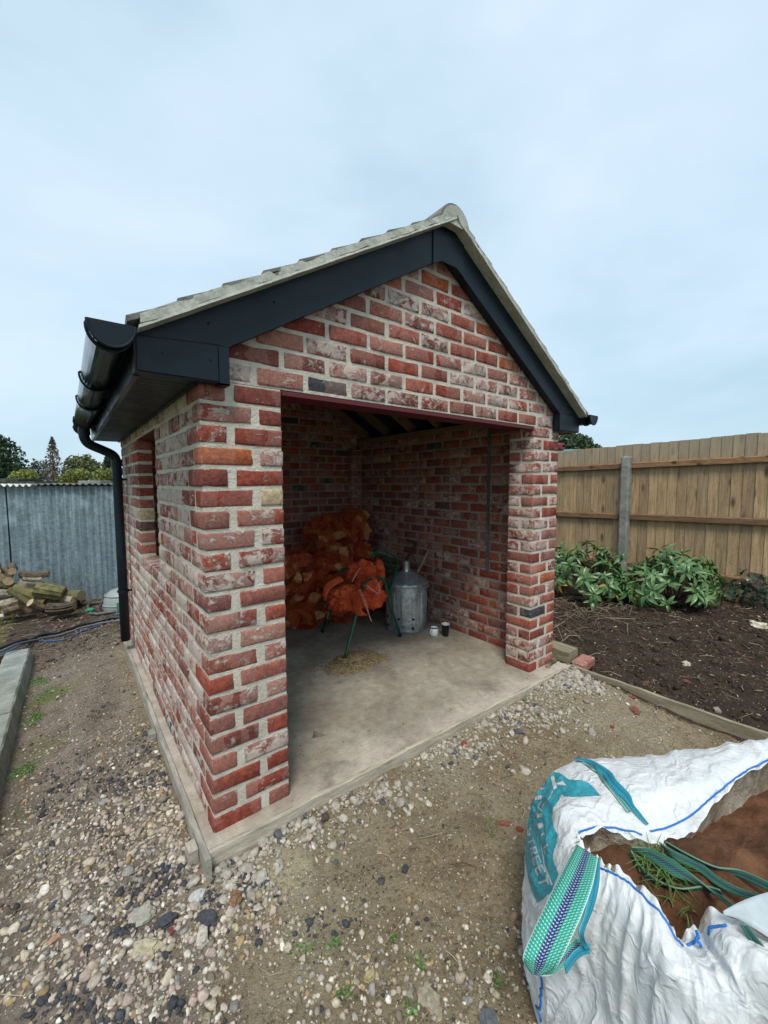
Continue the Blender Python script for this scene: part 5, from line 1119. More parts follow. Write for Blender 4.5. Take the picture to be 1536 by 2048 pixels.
KNOCK = [Z([(395, 345), (440, 325), (480, 490), (432, 512)]), Z([(465, 430), (550, 395), (612, 468), (485, 445)]), Z([(415, 520), (385, 600), (300, 690), (286, 740), (296, 745), (312, 700), (398, 606), (430, 520)]),
         Z([(262, 1190), (278, 1190), (330, 1480), (425, 1720), (405, 1740), (312, 1500)]), Z([(185, 530), (270, 470), (325, 480), (300, 512), (260, 500), (190, 560)])]
def lerp(P, s):
    i = min(int(s), len(P) - 2); t_ = s - i; return (P[i][0] + (P[i + 1][0] - P[i][0]) * t_, P[i][1] + (P[i + 1][1] - P[i][1]) * t_)
def glyph(strokes, base, top, s0, s1):
    for st in strokes:
        poly = []
        for (a, b) in st:
            s = s0 + (s1 - s0) * a; B_ = lerp(base, s); T_ = lerp(top, s); poly.append((B_[0] + (T_[0] - B_[0]) * b, B_[1] + (T_[1] - B_[1]) * b))
        KNOCK.append(Z(poly))
rect = lambda x0, y0, x1, y1: [(x0, y0), (x1, y0), (x1, y1), (x0, y1)]
GL = {'S': [rect(0, 0, 1, .2), rect(.72, .2, 1, .42), rect(0, .40, 1, .60), rect(0, .6, .28, .8), rect(0, .8, 1, 1)], 'T': [rect(0, .8, 1, 1), rect(.36, 0, .64, .8)], 'R': [rect(0, 0, .28, 1), rect(.28, .8, .95, 1), rect(.70, .5, .98, .85), rect(.28, .38, .9, .56), [(.45, .38), (.72, .38), (1, 0), (.72, 0)]],
      'E': [rect(0, 0, .28, 1), rect(.28, 0, 1, .2), rect(.28, .4, .92, .6), rect(.28, .8, 1, 1)], 'M': [rect(0, 0, .2, 1), rect(.8, 0, 1, 1), [(.2, 1), (.32, 1), (.56, .3), (.44, .3)], [(.8, 1), (.68, 1), (.44, .3), (.56, .3)]], 'I': [rect(0, 0, 1, 1)], 'L': [rect(0, 0, .32, 1), rect(.32, 0, 1, .22)]}
base = [(92, 985), (100, 1120), (118, 1250), (142, 1375), (180, 1500), (222, 1630), (262, 1790)]; top = [(150, 990), (172, 1095), (208, 1215), (242, 1330), (288, 1450), (340, 1575), (388, 1735)]
for i, ch in enumerate('STREET'): glyph(GL[ch], base, top, i + 0.08, i + 0.90)
base = [(186, 590), (212, 870), (222, 935), (242, 1020), (258, 1080), (282, 1190), (296, 1240), (322, 1350)]; top = [(278, 575), (294, 860), (300, 925), (312, 1002), (320, 1050), (345, 1140), (358, 1190), (385, 1290)]
glyph(GL['M'], base, top, 0.0, 1.0); glyph(GL['I'], base, top, 2.05, 2.95); glyph(GL['L'], base, top, 4.0, 5.0); glyph(GL['L'], base, top, 6.0, 7.0)
st = 1.0; gx = np.arange(1045, 1206, st); gy = np.arange(1540, 1812, st); PX, PY = np.meshgrid(gx + st / 2, gy + st / 2, indexing='ij')
on = inpoly(PX, PY, TEAL)
for k_ in KNOCK: on &= ~inpoly(PX, PY, k_)
cache = {}; mb = MB(); V = []; F_ = []
def cv_(i, j):
    if (i, j) not in cache:
        q = onbag(gx[0] + i * st, gy[0] + j * st, 0.0016)
        if q is None: cache[(i, j)] = None
        else: V.append(q); cache[(i, j)] = len(V) - 1
    return cache[(i, j)]
for i, j in zip(*np.nonzero(on)):
    c = [cv_(i, j), cv_(i + 1, j), cv_(i + 1, j + 1), cv_(i, j + 1)]
    if None in c: continue
    if max(np.linalg.norm(V[c[0]] - V[c[2]]), np.linalg.norm(V[c[1]] - V[c[3]])) > 0.03: continue
    F_.append(tuple(c))
if F_:
    t = NT('turquoise_print', 0.42, 0.4); p = t.pos(); n = t.noise(p, 24, 6, 0.7, 1.2); t.col(t.mix(t.ramp(n, [(0.35, 0.0), (0.68, 1.0)]), (0.018, 0.25, 0.32), (0.06, 0.38, 0.45))); t.bump(t.noise(p, 26, 6, 0.65, 2.0), 0.6, 0.008)
    mb.add(V, F_); mb.build('printed_panel', t.m, BG, smooth=True)
# blue hem stitching
BLUE = plain('blue_stitching', (0.02, 0.16, 0.50), 0.6)
def stitch(u0, u1, v, r=0.0024):
    pts = []
    for q in np.arange(u0 * CU, u1 * CU, 1.0):
        i = int(q) % Nn; j = int(v * CV); pts.append(S3[i, j] + NB[i, j] * 0.0015)
    return MB().tube(pts, r, 5).build('hem_stitching', BLUE, BG, smooth=True)
stitch(4.6, 8.2, 4.72); stitch(8.35, 9.0, 4.70); stitch(0.3, 2.1, 4.80); stitch(16.5, 20.0, 4.74); stitch(9.4, 10.0, 4.6)
pts = []
for q in range(5, 35):
    i = int(4 * CU + 2 * math.sin(q * 1.7) * (q % 2)); pts.append(S3[i, q] + NB[i, q] * 0.003)
MB().tube(pts, 0.0028, 5).build('seam_stitching', BLUE, BG, smooth=True)
# webbing
def m_web(name, edge, mid, fleck, freq=150.0, dark=1.0):
    t = NT(name, 0.7, 0.25); s = t.sep(t.attr('uvw', 'Vector')); u, v = s[0], s[1]
    uu = t.math('ABSOLUTE', t.math('SUBTRACT', u, 0.5)); ctr = t.math('LESS_THAN', uu, 0.13)
    c = t.mix(ctr, edge, mid)
    ph = t.math('FRACT', t.math('ADD', t.math('MULTIPLY', v, freq), t.math('MULTIPLY', uu, 7.0))); col_ = t.math('FRACT', t.math('MULTIPLY', u, 11.0))
    fl = t.math('MULTIPLY', t.math('LESS_THAN', ph, 0.34), t.math('MULTIPLY', t.math('GREATER_THAN', col_, 0.18), t.math('LESS_THAN', col_, 0.82)))
    c = t.mix(t.math('MULTIPLY', fl, 0.8), c, fleck); c = t.mix(t.math('GREATER_THAN', uu, 0.475), c, fleck)
    t.col(c); t.bump(t.math('ADD', ph, col_), 0.5, 0.003); return t.m
WEB = m_web('green_webbing', (0.015, 0.30, 0.22), (0.022, 0.035, 0.16), (0.50, 0.68, 0.60)); WEBD = m_web('dark_green_webbing', (0.012, 0.12, 0.07), (0.012, 0.03, 0.09), (0.16, 0.26, 0.19)); WEBB = m_web('blue_webbing', (0.01, 0.24, 0.34), (0.012, 0.14, 0.24), (0.10, 0.45, 0.55))
def Zp(*L_): return [onz(*q) for q in L_]
ribbon_px(Zp((1153, 1690, .50), (1128, 1738, .50), (1096, 1800, .485), (1066, 1862, .45), (1047, 1908, .42), (1048, 1925, .40), (1062, 1945, .375)), Zp((1196, 1716, .505), (1186, 1768, .505), (1166, 1825, .49), (1142, 1878, .46), (1120, 1922, .425), (1106, 1940, .40), (1078, 1950, .375)), WEB, BG, 'lifting_strap', 10, 0.003)
ribbon_px(Zp((1062, 1945, .375), (1085, 1944, .36), (1112, 1915, .36), (1140, 1885, .37), (1160, 1872, .375)), Zp((1078, 1950, .375), (1104, 1950, .35), (1128, 1932, .345), (1152, 1908, .35), (1172, 1890, .36)), WEB, BG, 'lifting_strap', 10, 0.003)
ribbon_px(Zp((1188, 1720, .485), (1180, 1775, .475), (1170, 1825, .455), (1158, 1862, .44), (1163, 1885, .40), (1172, 1898, .385)), Zp((1200, 1716, .49), (1198, 1765, .47), (1186, 1815, .445), (1168, 1862, .43), (1172, 1885, .395), (1178, 1898, .38)), WEBB, BG, 'lifting_strap', 8, 0.003)
ribbon_px(Zp((1128, 1928, .35), (1145, 1905, .365), (1162, 1892, .375), (1178, 1886, .38)), Zp((1132, 1948, .335), (1150, 1922, .35), (1165, 1910, .36), (1180, 1908, .365)), WEBB, BG, 'lifting_strap', 8, 0.003)
def on_strip(edgeA, edgeB, mat, name, off=0.009):
    A = [onbag(x, y, off) for x, y in edgeA]; B = [onbag(x, y, off) for x, y in edgeB]; ok = [k for k in range(len(A)) if A[k] is not None and B[k] is not None]
    if len(ok) > 1: ribbon_px([A[k] for k in ok], [B[k] for k in ok], mat, BG, name, 6, 0.003)
def pathlin(P, n): return [lerp(P, (len(P) - 1) * k / n - 1e-6 if k else 0) for k in range(n + 1)]
on_strip(pathlin([(1150, 1524), (1178, 1530), (1205, 1552), (1235, 1590), (1262, 1624), (1290, 1653)], 12), pathlin([(1156, 1521), (1188, 1526), (1220, 1548), (1250, 1585), (1276, 1620), (1298, 1650)], 12), WEBB, 'corner_strap')
on_strip(pathlin([(1166, 1528), (1195, 1550), (1224, 1588), (1254, 1627)], 10), pathlin([(1172, 1528), (1203, 1550), (1233, 1588), (1262, 1625)], 10), WEB, 'corner_strap', 0.006)
# straps lying over the soil
ribbon_px(Zp((1262, 1694, .43), (1300, 1697, .44), (1350, 1722, .45), (1400, 1762, .45), (1432, 1790, .46), (1462, 1818, .52)), Zp((1264, 1702, .41), (1295, 1716, .42), (1340, 1748, .43), (1390, 1768, .43), (1428, 1782, .44), (1470, 1812, .51)), WEBD, BG, 'lifting_strap', 8, 0.003)
ribbon_px(Zp((1262, 1700, .43), (1280, 1730, .42), (1315, 1760, .425), (1360, 1777, .43), (1410, 1772, .44), (1440, 1780, .45)), Zp((1259, 1706, .40), (1272, 1738, .39), (1305, 1768, .395), (1362, 1781, .40), (1415, 1790, .41), (1450, 1796, .42)), WEBD, BG, 'lifting_strap', 8, 0.003)
ribbon_px(Zp((1318, 1684, .445), (1345, 1700, .45), (1400, 1725, .45), (1440, 1755, .455), (1490, 1780, .47), (1545, 1792, .50)), Zp((1328, 1698, .43), (1350, 1718, .435), (1396, 1742, .435), (1430, 1768, .44), (1480, 1793, .45), (1540, 1805, .49)), WEBD, BG, 'lifting_strap', 8, 0.003)
ribbon_px(Zp((1330, 1682, .45), (1370, 1705, .46), (1430, 1733, .46), (1485, 1741, .47), (1560, 1775, .49)), Zp((1335, 1690, .44), (1375, 1715, .44), (1430, 1740, .44), (1480, 1755, .45), (1555, 1792, .47)), WEBD, BG, 'lifting_strap', 8, 0.003)
ribbon_px(Zp((1480, 1850, .57), (1500, 1885, .55), (1520, 1920, .53), (1545, 1960, .50)), Zp((1495, 1852, .57), (1520, 1882, .56), (1545, 1915, .54), (1570, 1950, .52)), WEBD, BG, 'lifting_strap', 8, 0.003)
# white document sleeve lying across the front edge
ribbon_px(Zp((1446, 1822, .575), (1475, 1806, .59), (1510, 1792, .60), (1545, 1782, .60), (1600, 1770, .60)), Zp((1447, 1830, .57), (1475, 1838, .575), (1510, 1858, .575), (1545, 1880, .57), (1600, 1915, .56)), plain('white_plastic_sleeve', (0.38, 0.43, 0.45), 0.45, 0, 0.35, 0.12, 30, 0.3), BG, 'document_sleeve', 8, 0.002)
MB().tube(catmull(Zp((1393, 1862, .50), (1396, 1872, .50), (1392, 1880, .50), (1399, 1887, .50), (1402, 1894, .495)), 5), 0.003, 5).build('loose_thread', BLUE, BG, smooth=True)
# soil inside, a thing of its own
SOILM = NT('red_brown_soil', 0.95, 0.15); p = SOILM.pos(); n = SOILM.noise(p, 9, 7, 0.65); SOILM.col(SOILM.mix(SOILM.ramp(n, [(0.32, 0.0), (0.66, 1.0)]), (0.05, 0.023, 0.013), (0.18, 0.085, 0.045))); SOILM.bump(SOILM.math('ADD', n, SOILM.noise(p, 60, 5, 0.7)), 0.8, 0.012)
shl = S3[:, 3 * CV + 4]; m = 26; V = []
for k in range(m + 1):
    t_ = k / m
    for i in range(0, Nn, 2):
        q = cxy + (shl[i] - cxy) * (1, 1, 0) * t_ * 0.97; z = 0.395 + 0.05 * (1 - t_) * (q[0] > 0) - 0.035 * t_ + 0.045 * float(fbm(q[0] * 6, q[1] * 6, 4)) + 0.022 * float(fbm(q[0] * 26, q[1] * 26, 3)); V.append((q[0], q[1], z))
hN = len(range(0, Nn, 2)); F_ = [(k * hN + i, k * hN + (i + 1) % hN, (k + 1) * hN + (i + 1) % hN, (k + 1) * hN + i) for k in range(m) for i in range(hN)]
so_ = MB().add(V, F_).build('bag_soil', SOILM.m, smooth=True, origin=(cxy[0], cxy[1], 0.39)); tag(so_, 'damp red brown soil showing through the mouth of the white bag', 'soil', kind='stuff')
GRASS = m_leaf('grass_blade', (0.05, 0.12, 0.02), (0.16, 0.26, 0.06), 0.6, 0.25)
def tuft(c, n, L_, spread, name, label, seed, w=0.0022):
    rg = np.random.default_rng(seed); mb = MB()
    for k in range(n):
        a = rg.uniform(0, 6.28); l = L_ * rg.uniform(0.5, 1.1); b = np.array(c) + (rg.normal() * spread, rg.normal() * spread, 0); d = np.array((math.cos(a), math.sin(a), 0)); s = np.array((-d[1], d[0], 0)) * w; V = []
        for q in range(4):
            t_ = q / 3; p = b + d * l * 0.75 * t_ ** 1.6 + np.array((0, 0, l * (0.75 * t_ - 0.45 * t_ * t_))); V += [p - s * (1 - t_ * 0.9), p + s * (1 - t_ * 0.9)]
        mb.add(V, [(2 * q, 2 * q + 1, 2 * q + 3, 2 * q + 2) for q in range(3)], tone=[rg.random()] * 8)
    o = mb.build(name, GRASS, origin=c); return tag(o, label, 'grass', kind='stuff')
tuft(onz(1325, 1748, 0.405), 120, 0.10, 0.022, 'grass_tuft', 'small tuft of grass sprouting from the soil in the bag', 3)
tuft(onz(1345, 1800, 0.395), 40, 0.05, 0.03, 'grass_tuft', 'thin dry looking grass below the green tuft in the bag', 4)

# ------------------------------------------------------------------ timber fence on the right
PL = atd(1117, 965, 6.3); PR = atd(1536, 965, 4.44); fd = (PR - PL)[:2]; FLEN = np.linalg.norm(fd); fd /= FLEN; fn = np.array((-fd[1], fd[0])); 
if (np.array(CAM[:2]) - PL[:2]) @ fn < 0: fn = -fn
FW = m_wood('fence_softwood', (0.27, 0.18, 0.095), (0.46, 0.34, 0.205), (7, 7, 0.7), True, 5, 0.55, (1.45, 1.80, (0.30, 0.27, 0.215)))
RAIL = m_wood('rail_softwood', (0.15, 0.085, 0.045), (0.30, 0.18, 0.10), (1.2, 1.2, 9), True, 5)
FEN = thing('timber_fence', (*PL[:2], 0), 'tall closeboard timber fence with three rails behind the rhododendrons', 'fence')
def fp(s, o, z): return (PL[0] + fd[0] * s + fn[0] * o, PL[1] + fd[1] * s + fn[1] * o, z)
def ztop(s): return 1.845 + (1.912 - 1.845) * s / FLEN
s = -1.6; k = 0
while s < FLEN + 2.2:
    rg = random.Random(k); wv = 0.104 + rg.random() * 0.004; zt_ = ztop(s) + rg.uniform(-0.006, 0.006); z0 = 0.13 + 0.02; o0 = -0.004 - rg.random() * 0.002; V = []
    for (a, o) in ((0, o0), (wv + 0.016, o0 - 0.010), (wv + 0.016, o0 - 0.022), (0, o0 - 0.010)):
        V += [fp(s + a, o, z0), fp(s + a, o, zt_)]
    ct = fp(s + wv / 2, -0.01, (z0 + zt_) / 2)
    MB().add(V, [(0, 2, 3, 1), (2, 4, 5, 3), (4, 6, 7, 5), (6, 0, 1, 7), (1, 3, 5, 7), (6, 4, 2, 0)]).build('fence_board', FW, FEN, origin=ct); s += wv - 0.001; k += 1
for z, hh in ((1.575, 0.075), (0.885, 0.075), (0.245, 0.085)):
    for a, b in ((-1.6, 0), (0, 0)):
        pass
    sp = float((atd(1246, 965, 5.45)[:2] - PL[:2]) @ fd)
    for a, b in ((-1.6, sp - 0.055), (sp + 0.055, FLEN + 2.2)):
        za = z + (0.05 * a / FLEN if z > 0.5 else 0); zb = z + (0.05 * b / FLEN if z > 0.5 else 0); V = []
        for s_, zz in ((a, za), (b, zb)): V += [fp(s_, 0.0, zz - hh / 2), fp(s_, 0.042, zz - hh / 2), fp(s_, 0.042, zz + hh / 2 - 0.014), fp(s_, 0.0, zz + hh / 2)]
        MB().add(V, [(0, 1, 2, 3), (7, 6, 5, 4)] + [(q, q + 4, (q + 1) % 4 + 4, (q + 1) % 4) for q in range(4)]).build('rail', RAIL, FEN, origin=fp((a + b) / 2, 0.02, z))
for a in (-1.6, sp + 0.06):
    b = sp - 0.06 if a < 0 else FLEN + 2.2; V = []
    for s_ in (a, b): V += [fp(s_, -0.012, -0.08), fp(s_, 0.012, -0.08), fp(s_, 0.012, 0.14), fp(s_, -0.012, 0.14)]
    MB().add(V, [(0, 1, 2, 3), (7, 6, 5, 4)] + [(q, q + 4, (q + 1) % 4 + 4, (q + 1) % 4) for q in range(4)]).build('gravel_board', FW, FEN, origin=fp((a + b) / 2, 0, 0))
def post(s_):
    V = []; 
    for z, i_ in ((-0.2, 0), (1.70, 0), (1.715, 0.014)):
        for a, o in ((-0.055 + i_, 0.0), (-0.055 + i_, 0.085 - i_), (-0.038 + i_ * .5, 0.102 - i_), (0.038 - i_ * .5, 0.102 - i_), (0.055 - i_, 0.085 - i_), (0.055 - i_, 0.0)): V.append(fp(s_ + a, o, z))
    F_ = [tuple(range(12, 18)), tuple(range(5, -1, -1))] + [(6 * l + k, 6 * l + (k + 1) % 6, 6 * l + 6 + (k + 1) % 6, 6 * l + 6 + k) for l in (0, 1) for k in range(6)]
    po = MB().add(V, F_).build('concrete_post', POSTC, FEN, origin=fp(s_, 0.05, 0))
    for z in (1.585, 0.905):
        for q in (-0.03, 0.02): MB().tube([fp(s_ + q, 0.098, z), fp(s_ + q, 0.112, z)], 0.006, 6).build('bolt', m_galv('bolt_steel', (0.4, 0.4, 0.4), (0.6, 0.6, 0.6), 0.3), po)
post(sp); post(sp + 2.75); post(sp - 2.75 + 1.3 if False else -1.55)

# ------------------------------------------------------------------ rhododendrons
LEAF = [m_leaf('rhododendron_leaf', (0.045, 0.115, 0.035), (0.14, 0.245, 0.09), 0.34, 0.08), m_leaf('yellowing_leaf', (0.45, 0.25, 0.03), (0.55, 0.36, 0.05), 0.5, 0.1), m_leaf('young_leaf', (0.10, 0.20, 0.05), (0.22, 0.32, 0.10), 0.4, 0.12)]
def leaf_mesh(L_, W_, droop, mat, nm):
    V = []; F_ = []; n = 5
    for i in range(n + 1):
        t_ = i / n; w = W_ * math.sin(math.pi * (0.06 + 0.94 * t_) ** 0.9) ** 0.8 if i < n else 0.001; z = 0.25 * L_ * math.sin(t_ * 1.6) * 0.3 - droop * L_ * t_ ** 2
        V += [(t_ * L_, -w / 2, z + w * 0.22), (t_ * L_, 0, z), (t_ * L_, w / 2, z + w * 0.22)]
    for i in range(n):
        for k in range(2): F_.append((3 * i + k, 3 * i + 3 + k, 3 * i + 4 + k, 3 * i + 1 + k))
    me = bpy.data.meshes.new(nm); me.from_pydata(V, [], F_); me.materials.append(mat); me.polygons.foreach_set('use_smooth', [True] * len(F_)); return me, np.array(V), F_
LM = [leaf_mesh(0.118, 0.040, d, LEAF[0], 'leaf') for d in (0.1, 0.35, 0.6)]; LY = leaf_mesh(0.10, 0.034, 0.5, LEAF[1], 'leaf'); LG = leaf_mesh(0.07, 0.02, 0.1, LEAF[2], 'leaf')
def rhodo(c, rx, ry, hz, nw, label, seed):
    T_ = thing('rhododendron', c, label, 'shrub', 'rhododendrons by the fence'); rg = np.random.default_rng(seed); bark_ = MB(); leaves = []
    zb = c[2]
    for k in range(nw):
        u = rg.normal(size=3); u[2] = abs(u[2]) * 0.9 - 0.15; u /= np.linalg.norm(u); rr = rg.uniform(0.62, 1.0) ** 0.6
        tip = np.array((u[0] * rx * rr, u[1] * ry * rr, max(0.07, (0.30 + 0.70 * u[2]) * hz * rr + 0.03 * rg.normal())))
        base_ = np.array((rg.normal() * 0.04, rg.normal() * 0.04, 0.0)); midp = (base_ * 0.4 + tip * 0.6) * (1, 1, 0.75)
        pts = catmull([base_, midp, tip], 3); bark_.tube([np.array(c) + p for p in pts], [0.008] * 2 + [0.006] * 2 + [0.0045] * (len(pts) - 4), 5)
        dirv = u * (1, 1, 0.6) + np.array((0, 0, 0.55)); dirv /= np.linalg.norm(dirv); nl = rg.integers(7, 11); a0 = rg.uniform(0, 6.28)
        q = Vector(dirv).to_track_quat('Z', 'Y')
        for j in range(nl):
            a = a0 + j * 6.28 / nl + rg.normal() * 0.3; el = rg.uniform(-0.6, 0.65); sc = rg.uniform(0.6, 1.15)
            M_ = Matrix.Translation(Vector(tip)) @ q.to_matrix().to_4x4() @ Matrix.Rotation(a, 4, 'Z') @ Matrix.Rotation(-el, 4, 'Y') @ Matrix.Translation((0.012, 0, 0)) @ Matrix.Scale(sc, 4)
            yel = rg.random() < (0.10 if tip[2] < 0.25 * hz + 0.05 else 0.004); leaves.append((M_, LY if yel else LM[rg.integers(3)], np.array(c) + tip))
        if rg.random() < 0.5:
            for j in range(3):
                M_ = Matrix.Translation(Vector(tip)) @ q.to_matrix().to_4x4() @ Matrix.Rotation(j * 2.1, 4, 'Z') @ Matrix.Rotation(-1.15, 4, 'Y') @ Matrix.Scale(0.8, 4); leaves.append((M_, LG, np.array(c) + tip))
    bark_.build('stem', BARK, T_)
    leaves.sort(key=lambda l: np.linalg.norm(l[2] - CAM) - 0.5 * l[2][2]); stf = {}
    for i, (M_, lm, _) in enumerate(leaves):
        if i < 296: o = bpy.data.objects.new('leaf', lm[0]); COL.objects.link(o); o.parent = T_; o.matrix_local = M_
        else:
            mb = stf.setdefault(lm[0].materials[0].name, (MB(), lm[0].materials[0]))[0]; A = np.array(M_); mb.add((A[:3, :3] @ lm[1].T).T + A[:3, 3] + np.array(c), lm[2], tone=[random.random()] * len(lm[1]))
    for nm, (mb, mt) in stf.items(): mb.build('leaf', mt, T_, smooth=True, kind='stuff')
    return T_
def gp(px, depth): p = atd(px, 965, depth); p[2] = float(hgt(p[0], p[1])); return p
rhodo(gp(1182, 4.75), 0.46, 0.44, 0.74, 84, 'rhododendron bush nearer the brick pier, in front of the concrete post', 5)
rhodo(gp(1352, 4.5), 0.60, 0.44, 0.66, 92, 'rhododendron bush farther right, before the wide fence bay', 6)
rhodo(gp(1125, 5.3), 0.28, 0.3, 0.55, 22, 'rhododendron growth partly hidden behind the right brick pier', 7)

# ivy covered stump at the right edge
stp = gp(1528, 4.5); T_ = thing('ivy_stump', stp, 'splintered tree stump overgrown with dark ivy at the right edge of the bed', 'stump'); mb = MB(); V = []; n = 14
for i, z in enumerate((0, 0.12, 0.22, 0.30)):
    for k in range(n):
        a = 6.283 * k / n; r = (0.17, 0.14, 0.12, 0.10)[i] * (1 + 0.2 * math.sin(k * 2.3)); V.append((stp[0] + r * math.cos(a), stp[1] + r * math.sin(a), stp[2] + z + (0.06 * math.sin(k * 4.1) if i == 3 else 0)))
mb.add(V, [(i * n + k, i * n + (k + 1) % n, (i + 1) * n + (k + 1) % n, (i + 1) * n + k) for i in range(3) for k in range(n)] + [tuple(3 * n + k for k in range(n))]); mb.build('trunk', BARK, T_)
IVY = m_leaf('ivy_leaf', (0.015, 0.045, 0.028), (0.05, 0.10, 0.055), 0.35, 0.05); mb = MB(); rg = np.random.default_rng(3)
for k in range(520):
    a = rg.uniform(0, 6.28); rr = rg.uniform(0.10, 0.34); p = stp + np.array((rr * math.cos(a), rr * math.sin(a), rg.uniform(0.02, 0.34 * (1 - rr * 1.6) + 0.10))); q = Vector(rg.normal(size=3) + np.array((0, 0, 1.2))).to_track_quat('Z', 'Y').to_matrix(); s_ = rg.uniform(0.02, 0.042)
    mb.add([np.array(q @ Vector(v)) * s_ + p for v in ((1, 0, 0), (0.25, 0.35, .1), (-0.2, 0.9, 0), (-0.55, 0.3, .1), (-0.6, -0.3, .1), (-0.2, -0.9, 0), (0.25, -0.35, .1))], [(0, 1, 6), (1, 2, 3), (1, 3, 4, 6), (4, 5, 6)], tone=[rg.random()] * 7)
mb.build('ivy', IVY, T_, kind='stuff')
for k in range(7):
    rg = np.random.default_rng(60 + k); p = stp + np.array((rg.normal() * 0.1, rg.normal() * 0.1, 0.2)); d = np.array((rg.normal() * 0.3, rg.normal() * 0.3, rg.uniform(0.15, 0.35)))
    MB().tube(catmull([p, p + d * 0.5 + rg.normal(size=3) * 0.03, p + d], 3), [0.004] * 3 + [0.002] * 4, 5).build('stem', BARK, T_)
for k, (px, dp_) in enumerate(((1470, 4.75), (1405, 4.9), (1500, 4.9))): tuft(gp(px, dp_), 60, 0.09, 0.08, 'weeds', ('pale weeds at the fence foot near the ivy stump', 'low weeds at the fence foot behind the right rhododendron', 'sprigs of weed right under the bottom fence rail')[k], 70 + k, 0.004)

# ------------------------------------------------------------------ corrugated iron shed on the left
CI = m_galv('corrugated_iron', (0.13, 0.18, 0.21), (0.26, 0.33, 0.37), 0.42, 0.3)
E0 = atd(0, 965, 4.95); E1 = atd(200, 965, 4.95); ed = (E1 - E0)[:2]; ed /= np.linalg.norm(ed); en = np.array((ed[1], -ed[0]))
def sE(px): return float((atd(px, 965, 4.95)[:2] - E0[:2]) @ ed)
SH = thing('corrugated_shed', (E0[0], E0[1], -0.1), 'low shed walled with weathered blue grey corrugated iron behind the log pile', 'shed')
def sheet(name, s0, s1, z0, z1, pitch, amp, off, mat, seed, par, lean=0.0):
    n = int((s1 - s0) / pitch * 10); V = []; rows_ = 7
    for j in range(rows_ + 1):
        z = z0 + (z1 - z0) * j / rows_
        for i in range(n + 1):
            s = s0 + (s1 - s0) * i / n; o = amp * math.cos(2 * math.pi * s / pitch) + off + lean * (j / rows_) + 0.006 * float(fbm(s * 2 + seed, z * 2.0, 2)); V.append((E0[0] + ed[0] * s + en[0] * o, E0[1] + ed[1] * s + en[1] * o, z + (0.004 * math.cos(6.283 * s / pitch) if j == rows_ else 0)))
    F_ = [(j * (n + 1) + i, j * (n + 1) + i + 1, (j + 1) * (n + 1) + i + 1, (j + 1) * (n + 1) + i) for j in range(rows_) for i in range(n)]
    return MB().add(V, F_).build(name, mat, par, smooth=True)
sheet('iron_sheet', sE(-260), sE(12), -0.12, 1.335, 0.098, 0.017, 0.022, CI, 1, SH); sheet('iron_sheet', sE(-4), sE(196), -0.12, 1.345, 0.098, 0.017, 0.0, CI, 2, SH); sheet('iron_sheet', sE(190), sE(330), -0.12, 1.345, 0.066, 0.013, 0.028, CI, 3, SH)
MB().prism([(0, -0.1), (0.02, -0.1), (0.02, 1.33), (0, 1.33)], 0, 0, 0.02) if False else None
def roofsheet(s0, s1, z, mat, amp, seed):
    pitch = 0.076; n = int((s1 - s0) / pitch * 10); V = []; m = 3
    for j, (o, dz) in enumerate(((0.075, 0.0), (0.06, 0.002), (-0.5, -0.03), (-1.6, -0.09))):
        for i in range(n + 1):
            s = s0 + (s1 - s0) * i / n; V.append((E0[0] + ed[0] * s + en[0] * o, E0[1] + ed[1] * s + en[1] * o, z + dz + amp * math.cos(6.283 * s / pitch) + 0.008 * float(fbm(s * 3 + seed, 1.0, 2))))
    o_ = MB().add(V, [(j * (n + 1) + i, j * (n + 1) + i + 1, (j + 1) * (n + 1) + i + 1, (j + 1) * (n + 1) + i) for j in range(3) for i in range(n)]).build('roof_sheet', mat, SH, smooth=True)
    md = o_.modifiers.new('thickness', 'SOLIDIFY'); md.thickness = 0.006
roofsheet(sE(-260), sE(76), 1.365, plain('pale_roof_sheet', (0.60, 0.60, 0.55), 0.7, 0, 0.2, 0.2, 4), 0.016, 1); roofsheet(sE(70), sE(330), 1.372, plain('mossy_roof_sheet', (0.14, 0.15, 0.13), 0.8, 0, 0.2, 0.4, 4), 0.011, 2)
for k, (a, b, py, hgt_) in enumerate(((18, 60, 962, 0.05), (40, 92, 964, 0.03), (30, 75, 970, 0.05), (60, 88, 971, 0.035))):
    p = atd((a + b) / 2, py, 5.9); wd = (b - a) * 5.9 / FOC; V = []; rg = np.random.default_rng(k)
    for i in range(9):
        s_ = (i / 8 - .5) * wd; 
        for o, z in ((-0.2, 0), (-0.2, hgt_), (0.2, hgt_), (0.2, 0)): V.append((p[0] + ed[0] * s_ + en[0] * o, p[1] + ed[1] * s_ + en[1] * o, p[2] + z * rg.uniform(0.6, 1.2) - 0.02))
    F_ = [(4 * i + q, 4 * i + (q + 1) % 4, 4 * i + 4 + (q + 1) % 4, 4 * i + 4 + q) for i in range(8) for q in range(4)] + [(3, 2, 1, 0), (32, 33, 34, 35)]
    tag(MB().add(V, F_).build('rough_board', plain('dark_rotten_board', (0.05, 0.055, 0.05), 0.9, 0, 0.1, 0.5, 12), origin=p), ('long dark rough board, uppermost on the pale roof sheet', 'thinner dark board sticking out to the right on the shed roof', 'broad dark board at the bottom of the roof pile', 'short dark board low at the right end of the roof pile')[k], 'board', 'rough boards on the shed roof')
p = atd(190, 966, 5.9); obox('grey_box', (p[0], p[1], 1.375), (0.34, 0.2, 0.085), math.atan2(ed[1], ed[0]) - 0.1, plain('grey_fibre_board', (0.22, 0.22, 0.20), 0.8, 0, 0.2, 0.2), 'flat grey box lying on the shed roof below the yellowish bushes', 'box')

